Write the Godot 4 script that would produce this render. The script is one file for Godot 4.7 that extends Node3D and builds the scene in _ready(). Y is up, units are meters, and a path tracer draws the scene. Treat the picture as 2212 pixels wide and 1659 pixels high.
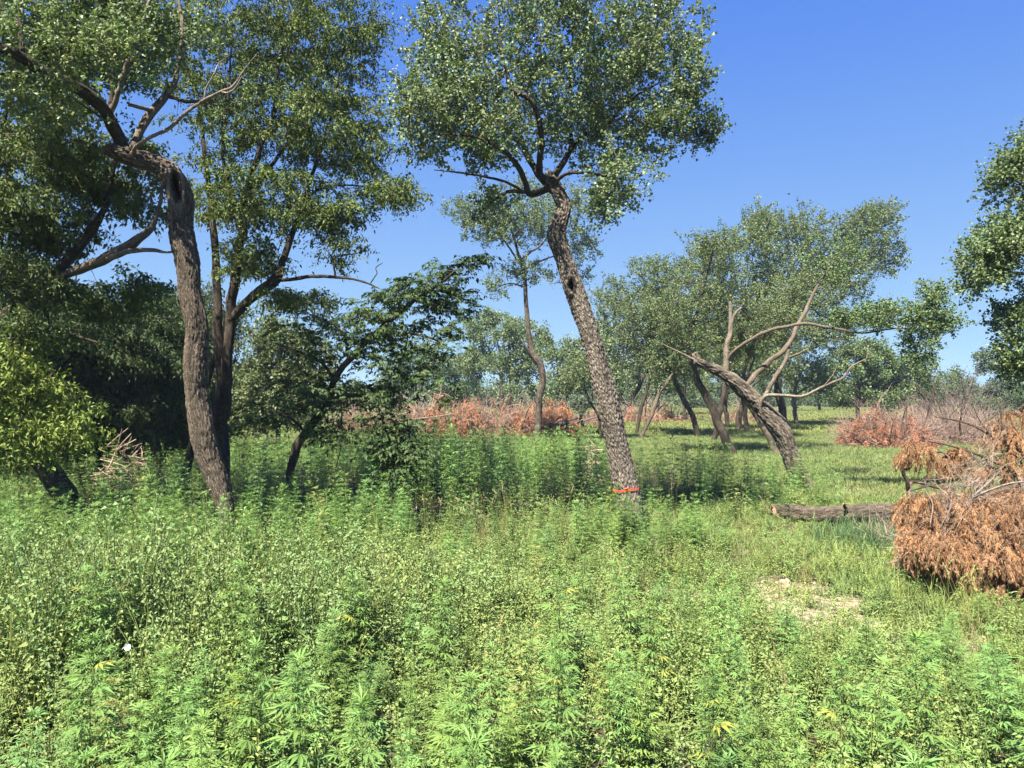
extends Node3D
# Riverside clearing: hemp and weeds in front, leaning cottonwoods, piles of dry cedar, bright summer noon.
# Layout is given as (x, y, depth): a direction seen from the eye and the metres at which the thing stands.

const F := 1664.0
const EYE := Vector3(0, 2.6, 0)
const PITCH := 0.0093

var M := {}
var rng := RandomNumberGenerator.new()
var n_ground := FastNoiseLite.new()
var n_lump := FastNoiseLite.new()
var n_bark := FastNoiseLite.new()
var n_gap := FastNoiseLite.new()
var n_soft := FastNoiseLite.new()
var taken := {}
var SPRIG := {}
var held := {}
var last_path := []
var taped := []


func _ready():
	rng.seed = 71
	# ---------------------------------------------------------------- camera, sky, sun, exposure
	var cam := Camera3D.new()
	cam.name = "camera"
	cam.fov = 53.0
	cam.near = 0.1
	cam.far = 2000.0
	cam.position = EYE
	cam.rotation = Vector3(PITCH, 0, 0)
	cam.current = true
	add_child(cam)
	var env := Environment.new()
	env.background_mode = Environment.BG_SKY
	var sky := Sky.new()
	var sm := ProceduralSkyMaterial.new()
	sm.sky_top_color = Color(0.16, 0.43, 0.92)
	sm.sky_horizon_color = Color(0.69, 0.88, 1.0)
	sm.sky_curve = 0.2
	sm.sky_energy_multiplier = 0.545
	sm.ground_bottom_color = Color(0.2, 0.22, 0.14)
	sm.ground_horizon_color = Color(0.5, 0.56, 0.5)
	sm.ground_energy_multiplier = 0.35
	sky.sky_material = sm
	env.sky = sky
	env.tonemap_mode = Environment.TONE_MAPPER_LINEAR
	env.tonemap_exposure = 3.9
	env.fog_enabled = true
	env.fog_density = 0.0004
	env.fog_light_color = Color(0.8, 0.9, 1.0)
	env.sdfgi_enabled = true
	env.ssao_enabled = true
	env.ssil_enabled = true
	var we := WorldEnvironment.new()
	we.name = "world_environment"
	we.environment = env
	add_child(we)
	var sun := DirectionalLight3D.new()
	sun.name = "sun"
	sun.light_color = Color(1.0, 0.965, 0.9)
	sun.light_energy = 1.6
	sun.light_angular_distance = 0.5
	sun.shadow_enabled = true
	sun.sky_mode = DirectionalLight3D.SKY_MODE_LIGHT_ONLY
	add_child(sun)
	# the sun stands high behind the viewer's left shoulder
	var az := deg_to_rad(30.0)
	var el := deg_to_rad(56.0)
	var to_sun := Vector3(-sin(az) * cos(el), sin(el), cos(az) * cos(el))
	sun.look_at_from_position(to_sun * 60.0, Vector3.ZERO)

	setup_noise()
	setup_materials()
	setup_sprigs()
	build_ground()
	build_trees()
	build_far_trees()
	build_brush()
	build_cover()
	build_hemp_plants()
	build_small_things()


# ==================================================================== helpers

func at(x: float, y: float, d: float) -> Vector3:
	var c := Vector3((x - 1106.0) / F, (829.5 - y) / F, -1.0).rotated(Vector3.RIGHT, PITCH)
	return EYE + c * (d / -c.z)


func gy(x: float, z: float) -> float:
	return 0.07 * n_ground.get_noise_2d(x, z) + 0.03 * n_ground.get_noise_2d(x * 5.0 + 40.0, z * 5.0)


func rn(a: float, b: float) -> float:
	return rng.randf_range(a, b)


func unit() -> Vector3:
	var v := Vector3(rng.randfn(), rng.randfn(), rng.randfn())
	return v.normalized() if v.length() > 0.001 else Vector3.UP


func numbered(called: String) -> String:
	var n: int = taken.get(called, -1) + 1
	taken[called] = n
	return called if n == 0 else "%s_%03d" % [called, n]


func thing(called: String, label: String, category: String, where := Vector3.ZERO, group := "") -> Node3D:
	var o := Node3D.new()
	o.name = numbered(called)
	o.position = where
	o.set_meta("label", label)
	o.set_meta("category", category)
	if group:
		o.set_meta("group", group)
	add_child(o)
	return o


func piece(called: String, mesh: Mesh, mat: Material, parent: Node) -> MeshInstance3D:
	var m := MeshInstance3D.new()
	var n := 0
	var nm := called
	while parent.has_node(nm):
		n += 1
		nm = "%s_%03d" % [called, n]
	m.name = nm
	m.mesh = mesh
	m.material_override = mat
	parent.add_child(m)
	return m


class Geo:
	var v := PackedVector3Array()
	var c := PackedColorArray()
	var n := PackedVector3Array()
	var i := PackedInt32Array()
	func tri(a: Vector3, b: Vector3, d: Vector3, col: Color) -> void:
		var k := v.size()
		v.append(a); v.append(b); v.append(d)
		c.append(col); c.append(col); c.append(col)
		i.append(k); i.append(k + 1); i.append(k + 2)
	func mesh() -> ArrayMesh:
		var a := []
		a.resize(Mesh.ARRAY_MAX)
		a[Mesh.ARRAY_VERTEX] = v
		a[Mesh.ARRAY_COLOR] = c
		a[Mesh.ARRAY_INDEX] = i
		if n.size() == v.size():
			a[Mesh.ARRAY_NORMAL] = n
		var m := ArrayMesh.new()
		m.add_surface_from_arrays(Mesh.PRIMITIVE_TRIANGLES, a)
		return m


class Scatter:
	var b := PackedFloat32Array()
	func put(t: Transform3D, c: Color) -> void:
		var x := t.basis.x
		var y := t.basis.y
		var z := t.basis.z
		var o := t.origin
		b.append_array(PackedFloat32Array([x.x, y.x, z.x, o.x, x.y, y.y, z.y, o.y, x.z, y.z, z.z, o.z, c.r, c.g, c.b, 1.0]))
	func count() -> int:
		return b.size() / 16


func multi(called: String, s: Scatter, mesh: Mesh, mat: Material, parent: Node) -> MultiMeshInstance3D:
	if s.count() == 0:
		return null
	var mm := MultiMesh.new()
	mm.transform_format = MultiMesh.TRANSFORM_3D
	mm.use_colors = true
	mm.mesh = mesh
	mm.instance_count = s.count()
	mm.buffer = s.b
	var o := MultiMeshInstance3D.new()
	var n := 0
	var nm := called
	while parent.has_node(nm):
		n += 1
		nm = "%s_%03d" % [called, n]
	o.name = nm
	o.multimesh = mm
	o.material_override = mat
	o.set_meta("kind", "stuff")
	parent.add_child(o)
	return o


func mixc(a: Color, b: Color, t: float) -> Color:
	return a.lerp(b, t)


func vary(c: Color, amount: float, warm := 0.0) -> Color:
	var k := 1.0 + rn(-amount, amount)
	var w := rn(-warm, warm)
	return Color(c.r * k * (1.0 + w), c.g * k, c.b * k * (1.0 - w))


# ==================================================================== noise and materials

func setup_noise():
	n_ground.seed = 5
	n_ground.frequency = 0.12
	n_lump.seed = 9
	n_lump.frequency = 1.0
	n_lump.fractal_octaves = 3
	n_bark.seed = 3
	n_bark.noise_type = FastNoiseLite.TYPE_CELLULAR
	n_bark.cellular_return_type = FastNoiseLite.RETURN_DISTANCE2_SUB
	n_bark.cellular_jitter = 1.0
	n_bark.frequency = 1.0
	n_bark.domain_warp_enabled = true
	n_bark.domain_warp_amplitude = 0.6
	n_bark.domain_warp_frequency = 0.7
	n_soft.seed = 77
	n_soft.frequency = 1.0
	n_soft.fractal_type = FastNoiseLite.FRACTAL_NONE
	n_gap.seed = 21
	n_gap.frequency = 1.0
	n_gap.fractal_octaves = 2


func noise_tex(seed_n: int, freq: float, lo: float, hi: float, size := 512, octaves := 5) -> ImageTexture:
	var n := FastNoiseLite.new()
	n.seed = seed_n
	n.frequency = freq
	n.fractal_octaves = octaves
	var im := n.get_seamless_image(size, size)
	im.convert(Image.FORMAT_L8)
	var d := im.get_data()
	for k in d.size():
		d[k] = int(255.0 * clampf(lerpf(lo, hi, d[k] / 255.0), 0.0, 1.0))
	return ImageTexture.create_from_image(Image.create_from_data(size, size, false, Image.FORMAT_L8, d))


func leaf_material(called: String, rough: float, back: float, spec := 0.5) -> StandardMaterial3D:
	var m := StandardMaterial3D.new()
	m.resource_name = called
	m.vertex_color_use_as_albedo = true
	m.roughness = rough
	m.metallic_specular = spec
	m.cull_mode = BaseMaterial3D.CULL_DISABLED
	if back > 0.0:
		m.backlight_enabled = true
		m.backlight = Color(back * 0.85, back, back * 0.4).linear_to_srgb()
	return m


func setup_materials():
	M.leaf = leaf_material("cottonwood leaf", 0.46, 0.6, 0.42)
	M.elm = leaf_material("elm leaf", 0.58, 0.5, 0.35)
	M.hemp = leaf_material("hemp leaf", 0.58, 0.5, 0.35)
	M.weed = leaf_material("weed leaf", 0.62, 0.5, 0.35)
	M.grass = leaf_material("grass blade", 0.6, 0.5, 0.3)
	M.dry = leaf_material("dry cedar", 0.85, 0.15, 0.3)
	var grain := noise_tex(31, 0.03, 0.45, 1.15)
	var fine := noise_tex(37, 0.08, 0.0, 1.0)
	var bark := StandardMaterial3D.new()
	bark.resource_name = "bark"
	bark.vertex_color_use_as_albedo = true
	bark.roughness = 0.92
	bark.metallic_specular = 0.25
	bark.albedo_texture = grain
	bark.uv1_triplanar = true
	bark.uv1_world_triplanar = true
	bark.uv1_scale = Vector3(3.1, 1.3, 3.1)
	bark.heightmap_enabled = true
	bark.heightmap_texture = fine
	bark.heightmap_scale = 1.2
	M.bark = bark
	var twig := StandardMaterial3D.new()
	twig.resource_name = "twig"
	twig.vertex_color_use_as_albedo = true
	twig.roughness = 0.9
	twig.metallic_specular = 0.25
	M.twig = twig
	var soil := StandardMaterial3D.new()
	soil.resource_name = "soil"
	soil.vertex_color_use_as_albedo = true
	soil.roughness = 0.97
	soil.metallic_specular = 0.2
	soil.albedo_texture = noise_tex(41, 0.02, 0.4, 1.3, 1024, 6)
	soil.uv1_triplanar = true
	soil.uv1_world_triplanar = true
	soil.uv1_scale = Vector3(0.37, 0.37, 0.37)
	soil.heightmap_enabled = true
	soil.heightmap_texture = noise_tex(43, 0.05, 0.0, 1.0, 1024, 5)
	soil.heightmap_scale = 4.0
	M.soil = soil
	var feather := StandardMaterial3D.new()
	feather.resource_name = "dark feathers"
	feather.albedo_color = Color(0.12, 0.11, 0.1)
	feather.roughness = 0.9
	M.feather = feather
	var bit := StandardMaterial3D.new()
	bit.resource_name = "soil clod"
	bit.vertex_color_use_as_albedo = true
	bit.roughness = 0.97
	bit.metallic_specular = 0.2
	M.soil_bit = bit
	var ribbon := StandardMaterial3D.new()
	ribbon.resource_name = "orange plastic tape"
	ribbon.albedo_color = Color(0.9, 0.3, 0.18)
	ribbon.roughness = 0.5
	M.ribbon = ribbon
	var petal := StandardMaterial3D.new()
	petal.resource_name = "white petal"
	petal.albedo_color = Color(0.92, 0.92, 0.94)
	petal.roughness = 0.7
	M.petal = petal
	var board := StandardMaterial3D.new()
	board.resource_name = "weathered board"
	board.albedo_color = Color(0.55, 0.52, 0.48)
	board.albedo_texture = grain
	board.uv1_triplanar = true
	board.uv1_scale = Vector3(2, 8, 2)
	board.roughness = 0.9
	M.board = board


# ==================================================================== leaves and sprigs

func leaf(g: Geo, base: Vector3, along: Vector3, up: Vector3, length: float, width: float, col: Color, wide_at := 0.4, droop := 0.1):
	# a blade folded along its midrib: four faces
	var side := along.cross(up).normalized()
	var nrm := side.cross(along).normalized()
	var m := base + along * (length * wide_at) - nrm * (width * 0.12)
	var l := base + along * (length * (wide_at - 0.03)) + side * (width * 0.5) + nrm * (width * 0.08)
	var r := base + along * (length * (wide_at + 0.03)) - side * (width * 0.5) + nrm * (width * 0.08)
	var tip := base + along * length - nrm * (length * droop)
	var dark := Color(col.r * 0.93, col.g * 0.94, col.b * 0.93)
	g.tri(base, m, l, col)
	g.tri(base, r, m, dark)
	g.tri(l, m, tip, col)
	g.tri(m, r, tip, dark)


func leaf2(g: Geo, base: Vector3, along: Vector3, up: Vector3, length: float, width: float, col: Color):
	var side := along.cross(up).normalized()
	var nrm := side.cross(along).normalized()
	var l := base + along * (length * 0.42) + side * (width * 0.5)
	var r := base + along * (length * 0.42) - side * (width * 0.5)
	var tip := base + along * length - nrm * (length * 0.15)
	g.tri(base, r, l, col)
	g.tri(l, r, tip, col)


func twiglet(g: Geo, a: Vector3, b: Vector3, r: float, col: Color):
	var d := (b - a).normalized()
	var s := d.cross(Vector3(0.3, 0.9, 0.2)).normalized()
	var t := s.cross(d)
	var p := [s * r, (t * 0.87 - s * 0.5) * r, (-t * 0.87 - s * 0.5) * r]
	for k in 3:
		var q: Vector3 = p[k]
		var w: Vector3 = p[(k + 1) % 3]
		g.tri(a + q, b + q * 0.6, a + w, col)
		g.tri(a + w, b + q * 0.6, b + w * 0.6, col)


func setup_sprigs():
	# cottonwood: broad triangular leaves that hang from long stalks at every angle
	var stem := Color(0.2, 0.17, 0.1)
	for k in 3:
		var g := Geo.new()
		var tip := Vector3(rn(-0.04, 0.04), 0.34, rn(-0.04, 0.04))
		twiglet(g, Vector3.ZERO, tip, 0.003, stem)
		for j in 15:
			var t := rn(0.1, 1.0)
			var p := tip * t
			var out := (unit() + Vector3(0, 0.25, 0)).normalized()
			var q := p + out * rn(0.02, 0.075)
			var along := (unit() + Vector3(0, -0.55, 0) + out * 0.6).normalized()
			var s := rn(0.045, 0.072)
			leaf(g, q, along, unit(), s, s * rn(0.8, 0.98), vary(Color(1, 1, 1), 0.22, 0.07), 0.3, 0.08)
		SPRIG["cottonwood_%d" % k] = g.mesh()
	# far cottonwood: fewer, larger faces that read as little tufts
	for k in 3:
		var g := Geo.new()
		for j in 15:
			var q := unit() * rn(0.02, 0.24) + Vector3(0, 0.1, 0)
			var s := rn(0.06, 0.1)
			leaf2(g, q, (unit() + Vector3(0, -0.3, 0)).normalized(), unit(), s, s * 0.8, vary(Color(1, 1, 1), 0.25, 0.07))
		SPRIG["tuft_%d" % k] = g.mesh()
	# elm: a drooping shoot with two ranks of pointed leaves
	for k in 3:
		var g := Geo.new()
		var p := Vector3.ZERO
		var d := Vector3(0, 0.55, 0.84)
		for j in 6:
			var q := p + d * 0.045
			twiglet(g, p, q, 0.0022, stem)
			p = q
			d = (d + Vector3(rn(-0.25, 0.25), -0.2, 0.02)).normalized()
			for s in [-1.0, 1.0]:
				if rng.randf() < 0.15:
					continue
				var along := (Vector3(s * rn(0.6, 0.95), rn(-0.75, -0.15), 0) + d * rn(0.4, 0.8)).normalized()
				var l := rn(0.06, 0.11)
				leaf(g, p, (along + unit() * 0.3).normalized(), (Vector3.UP + unit() * 0.8).normalized(), l, l * rn(0.42, 0.54), vary(Color(1, 1, 1), 0.2, 0.06), 0.42, 0.18)
		SPRIG["elm_%d" % k] = g.mesh()
	# broad drooping clumps of pointed leaves
	for k in 3:
		var g := Geo.new()
		twiglet(g, Vector3.ZERO, Vector3(0, -0.03, 0.18), 0.003, stem)
		twiglet(g, Vector3(0, -0.03, 0.18), Vector3(0, -0.13, 0.33), 0.0022, stem)
		for j in 16:
			var tt := rng.randf()
			var q := Vector3(0, -0.14 * tt * tt, 0.34 * tt) + unit() * rn(0.01, 0.085)
			var along := (unit() * 0.75 + Vector3(0, -0.6, 0.15)).normalized()
			var l := rn(0.055, 0.095)
			leaf(g, q, along, unit(), l, l * rn(0.4, 0.54), vary(Color(1, 1, 1), 0.22, 0.07), 0.4, 0.14)
		SPRIG["broad_%d" % k] = g.mesh()
	# dry cedar: drooping brown sprays of fine strands
	for k in 3:
		var g := Geo.new()
		var p := Vector3.ZERO
		var d := Vector3(0, 0.2, 0.98)
		for j in 7:
			var q := p + d * 0.05
			twiglet(g, p, q, 0.003, Color(0.75, 0.7, 0.7))
			p = q
			d = (d + Vector3(rn(-0.12, 0.12), -0.27, 0.0)).normalized()
			for s in 5:
				var along := (d * rn(0.3, 0.9) + Vector3(rn(-1, 1), rn(-0.9, 0.15), rn(-0.5, 0.5))).normalized()
				var l := rn(0.045, 0.11)
				var col := vary(Color(1, 1, 1), 0.3, 0.08)
				var side := along.cross(unit()).normalized() * rn(0.004, 0.009)
				var mid := p + along * l * 0.55
				var end := p + along * l + Vector3(0, -0.03, 0)
				g.tri(p, mid + side, mid - side, col)
				g.tri(mid + side, end, mid - side, col)
				for u in 2:
					var e2 := mid + (along + unit() * 0.9 + Vector3(0, -0.4, 0)).normalized() * l * 0.5
					g.tri(mid, e2, mid + side * 1.6, vary(Color(1, 1, 1), 0.3, 0.08))
		SPRIG["cedar_%d" % k] = g.mesh()
	# hanging tassel of dry cedar
	for k in 3:
		var g := Geo.new()
		var p := Vector3.ZERO
		var d := Vector3(0, 0.1, 0.99)
		for j in 9:
			var q := p + d * 0.045
			twiglet(g, p, q, 0.003, Color(0.6, 0.55, 0.6))
			p = q
			d = (d + Vector3(rn(-0.12, 0.12), -0.42, 0.0)).normalized()
			for s in 6:
				var along := (d * 0.6 + Vector3(0, -0.55, 0) + unit() * 0.75).normalized()
				var l := rn(0.04, 0.09)
				var col := vary(Color(1, 1, 1), 0.35, 0.08)
				var side := along.cross(unit()).normalized() * rn(0.004, 0.008)
				var mid := p + along * l * 0.5
				var end := p + along * l + Vector3(0, -0.025, 0)
				g.tri(p, mid + side, mid - side, col)
				g.tri(mid + side, end, mid - side, col)
				var e2 := mid + (along + unit() * 0.8).normalized() * l * 0.5
				g.tri(mid, e2, mid + side * 1.6, vary(col, 0.2))
		SPRIG["tassel_%d" % k] = g.mesh()
	# bare dry twig cluster
	for k in 3:
		var g := Geo.new()
		for j in 5:
			var a := Vector3.ZERO
			var d := (unit() + Vector3(0, 0.5, 1.0)).normalized()
			for s in 4:
				var b := a + d * rn(0.07, 0.12)
				twiglet(g, a, b, 0.004 - s * 0.0007, vary(Color(1, 1, 1), 0.2, 0.03))
				if s > 0:
					var e := b + (d + unit() * 0.9).normalized() * 0.1
					twiglet(g, b, e, 0.002, vary(Color(1, 1, 1), 0.2, 0.03))
				a = b
				d = (d + unit() * 0.35).normalized()
		SPRIG["bare_%d" % k] = g.mesh()


# ==================================================================== limbs

func smooth_path(raw: Array, step: float) -> Array:
	# raw: [[Vector3, radius], ...] -> [points, radii], a curve through them
	var pts := PackedVector3Array()
	var rad := PackedFloat32Array()
	for k in raw.size() - 1:
		var a: Vector3 = raw[maxi(k - 1, 0)][0]
		var b: Vector3 = raw[k][0]
		var c: Vector3 = raw[k + 1][0]
		var d: Vector3 = raw[mini(k + 2, raw.size() - 1)][0]
		if k == 0:
			a = b * 2.0 - c
		if k == raw.size() - 2:
			d = c * 2.0 - b
		var n := maxi(1, int(ceil(b.distance_to(c) / step)))
		for j in n:
			var t := float(j) / n
			pts.append(b.cubic_interpolate(c, a, d, t))
			rad.append(lerpf(raw[k][1], raw[k + 1][1], smoothstep(0.0, 1.0, t)))
	pts.append(raw[-1][0])
	rad.append(raw[-1][1])
	return [pts, rad]


# style: {plate, furrow: colours; wide, tall: size of a bark plate in metres; deep: relief in metres; lump: unevenness}
func tube(g: Geo, pts: PackedVector3Array, rad: PackedFloat32Array, seg: int, st: Dictionary, holes := [], tip := 1):
	var n := pts.size()
	var base := g.v.size()
	var frame := Vector3.RIGHT
	var t0 := (pts[1] - pts[0]).normalized()
	frame = (frame - t0 * frame.dot(t0))
	if frame.length() < 0.1:
		frame = Vector3.FORWARD - t0 * Vector3.FORWARD.dot(t0)
	frame = frame.normalized()
	var run := 0.0
	var deep: float = st.get("deep", 0.0)
	var lump: float = st.get("lump", 0.12)
	var plate: Color = st.plate
	var furrow: Color = st.furrow
	var off := rn(0.0, 50.0)
	var rows := []
	for i in n:
		var t := (pts[mini(i + 1, n - 1)] - pts[maxi(i - 1, 0)]).normalized()
		frame = (frame - t * frame.dot(t)).normalized()
		var bi := t.cross(frame)
		if i > 0:
			run += pts[i].distance_to(pts[i - 1])
		for k in seg:
			var a := TAU * k / seg
			var out := frame * cos(a) + bi * sin(a)
			var r := rad[i]
			var loc := Vector3(cos(a) * r, run, sin(a) * r)
			var bump := n_soft.get_noise_3d(cos(a) * 0.9 + off, run * 0.22 / maxf(rad[0], 0.02), sin(a) * 0.9) * lump * r
			var tone := 1.0
			if deep > 0.0:
				var c := n_bark.get_noise_3d(loc.x / st.wide + off, run / st.tall, loc.z / st.wide)
				tone = smoothstep(0.0, 0.42, c + 1.0)
				var fine := n_lump.get_noise_3d(loc.x * 40.0, run * 16.0 + off, loc.z * 40.0)
				bump += deep * (tone - 0.6) + fine * deep * 0.35
				tone = clampf(tone + fine * 0.4, 0.0, 1.0)
			else:
				tone = clampf(0.6 + 0.9 * n_lump.get_noise_3d(loc.x * 30.0 + off, run * 7.0, loc.z * 30.0), 0.0, 1.0)
			var stain := 0.86 + 0.3 * n_soft.get_noise_3d(cos(a) * 1.3 + off * 2.0, run * 0.9, sin(a) * 1.3)
			var col := furrow.lerp(plate, tone) * stain
			for h in holes:
				var p := pts[i] + out * r
				var rel: Vector3 = p - h.at
				if out.dot(h.out) < 0.1:
					continue
				var du: float = rel.dot(h.side) / h.w
				var dv: float = rel.dot(h.up) / h.h
				var e := sqrt(du * du + dv * dv)
				if e < 1.0:
					bump -= h.deep * smoothstep(1.0, 0.6, e)
					col = col.lerp(h.color, smoothstep(1.0, 0.75, e))
				elif e < 1.9:
					var w := smoothstep(1.9, 1.15, e)
					bump += h.rim * w
					col = col.lerp(h.rimcolor, w * 0.8)
			g.v.append(pts[i] + out * (r + bump))
			g.c.append(col)
	for i in n - 1:
		for k in seg:
			var a := base + i * seg + k
			var b := base + i * seg + (k + 1) % seg
			g.i.append(a); g.i.append(a + seg); g.i.append(b)
			g.i.append(b); g.i.append(a + seg); g.i.append(b + seg)
	# smooth normals from the grid
	for i in n:
		for k in seg:
			var up := g.v[base + mini(i + 1, n - 1) * seg + k] - g.v[base + maxi(i - 1, 0) * seg + k]
			var ar := g.v[base + i * seg + (k + 1) % seg] - g.v[base + i * seg + (k + seg - 1) % seg]
			g.n.append(ar.cross(up).normalized())
	# the end: 0 open, 1 closed point, 2 snapped wood
	if tip > 0:
		var last := base + (n - 1) * seg
		var dir := (pts[n - 1] - pts[n - 2]).normalized()
		var k0 := g.v.size()
		if tip == 1:
			g.v.append(pts[n - 1] + dir * rad[n - 1])
			g.c.append(plate)
			g.n.append(dir)
			for k in seg:
				g.i.append(last + k); g.i.append(k0); g.i.append(last + (k + 1) % seg)
		else:
			var wood := Color(0.42, 0.31, 0.19)
			for k in seg:
				var p := g.v[last + k]
				g.v.append(pts[n - 1] + (p - pts[n - 1]) * 0.86 + dir * rad[n - 1] * rn(-0.2, 0.5))
				g.c.append(vary(wood, 0.2))
				g.n.append(dir)
			g.v.append(pts[n - 1] + dir * rad[n - 1] * 0.15)
			g.c.append(wood)
			g.n.append(dir)
			for k in seg:
				var k2 := (k + 1) % seg
				g.i.append(last + k); g.i.append(k0 + k); g.i.append(last + k2)
				g.i.append(last + k2); g.i.append(k0 + k); g.i.append(k0 + k2)
				g.i.append(k0 + k); g.i.append(k0 + seg); g.i.append(k0 + k2)


# a traced limb: list of [x, y, depth, width]; the first limb of a tree is carried down into the ground
func limb(tree: Node3D, called: String, list: Array, st: Dictionary, skel: PackedVector3Array, opt := {}) -> PackedVector3Array:
	var raw := []
	for e in list:
		raw.append([at(e[0], e[1], e[2]), maxf(0.004, 0.5 * e[3] * e[2] / F)])
	if opt.get("root", false):
		var a: Vector3 = raw[0][0]
		var b: Vector3 = raw[1][0]
		var d := (a - b).normalized()
		d = (d + Vector3(0, -0.8, 0)).normalized()
		var drop := a.y - gy(a.x, a.z)
		if drop > 0.05 and d.y < -0.2:
			var foot := a + d * (drop / -d.y)
			foot.y = gy(foot.x, foot.z) - 0.08
			if drop > 0.5:
				raw.push_front([a + (foot - a) * 0.8, raw[0][1] * 1.12])
				raw.push_front([foot, raw[1][1] * 1.45])
			else:
				raw.push_front([foot, raw[0][1] * 1.3])
	var top: float = raw[0][1]
	for r in raw:
		top = maxf(top, r[1])
	var step: float = opt.get("step", clampf(top * 0.8, 0.03, 0.6))
	var sm := smooth_path(raw, step)
	var seg: int = opt.get("seg", clampi(int(top * 90.0) + 5, 5, 22))
	var pts: PackedVector3Array = sm[0]
	var rad: PackedFloat32Array = sm[1]
	# slow wander so that no limb is a clean curve
	var ph := rn(0, 99)
	for k in range(1, pts.size() - 1):
		var w: float = rad[k] * opt.get("wander", 0.35)
		var q: float = k * step * 0.16 / maxf(top, 0.03)
		pts[k] += Vector3(n_soft.get_noise_2d(q, ph), n_soft.get_noise_2d(q, ph + 30.0) * 0.3, n_soft.get_noise_2d(q, ph + 60.0)) * w
	last_path = [pts, rad]
	var g := Geo.new()
	var o := tree.position
	var lp := PackedVector3Array()
	for p in pts:
		lp.append(p - o)
	var holes := []
	for h in opt.get("holes", []):
		var c := at(h[0], h[1], h[2])
		var out := (EYE - c)
		out.y = 0.0
		out = (out.normalized() + Vector3(h[6], 0, 0)).normalized()
		holes.append({"at": c - o, "out": out, "side": Vector3.UP.cross(out).normalized().rotated(out, h[7]), "up": Vector3.UP.rotated(out, h[7]), "w": h[3], "h": h[4], "deep": h[5], "rim": h[8], "color": h[9], "rimcolor": h[10]})
	tube(g, lp, rad, seg, st, holes, opt.get("tip", 1))
	var to := tree
	if called == "branch" and held.has(tree):
		to = held[tree]
	var made := piece(called, g.mesh(), M.bark, to)
	if called == "limb":
		held[tree] = made
	var every := maxi(1, int(0.18 / step))
	var from: int = int(pts.size() * opt.get("bare", 0.15))
	for k in range(from, pts.size(), every):
		skel.append(pts[k])
	return skel


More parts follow.
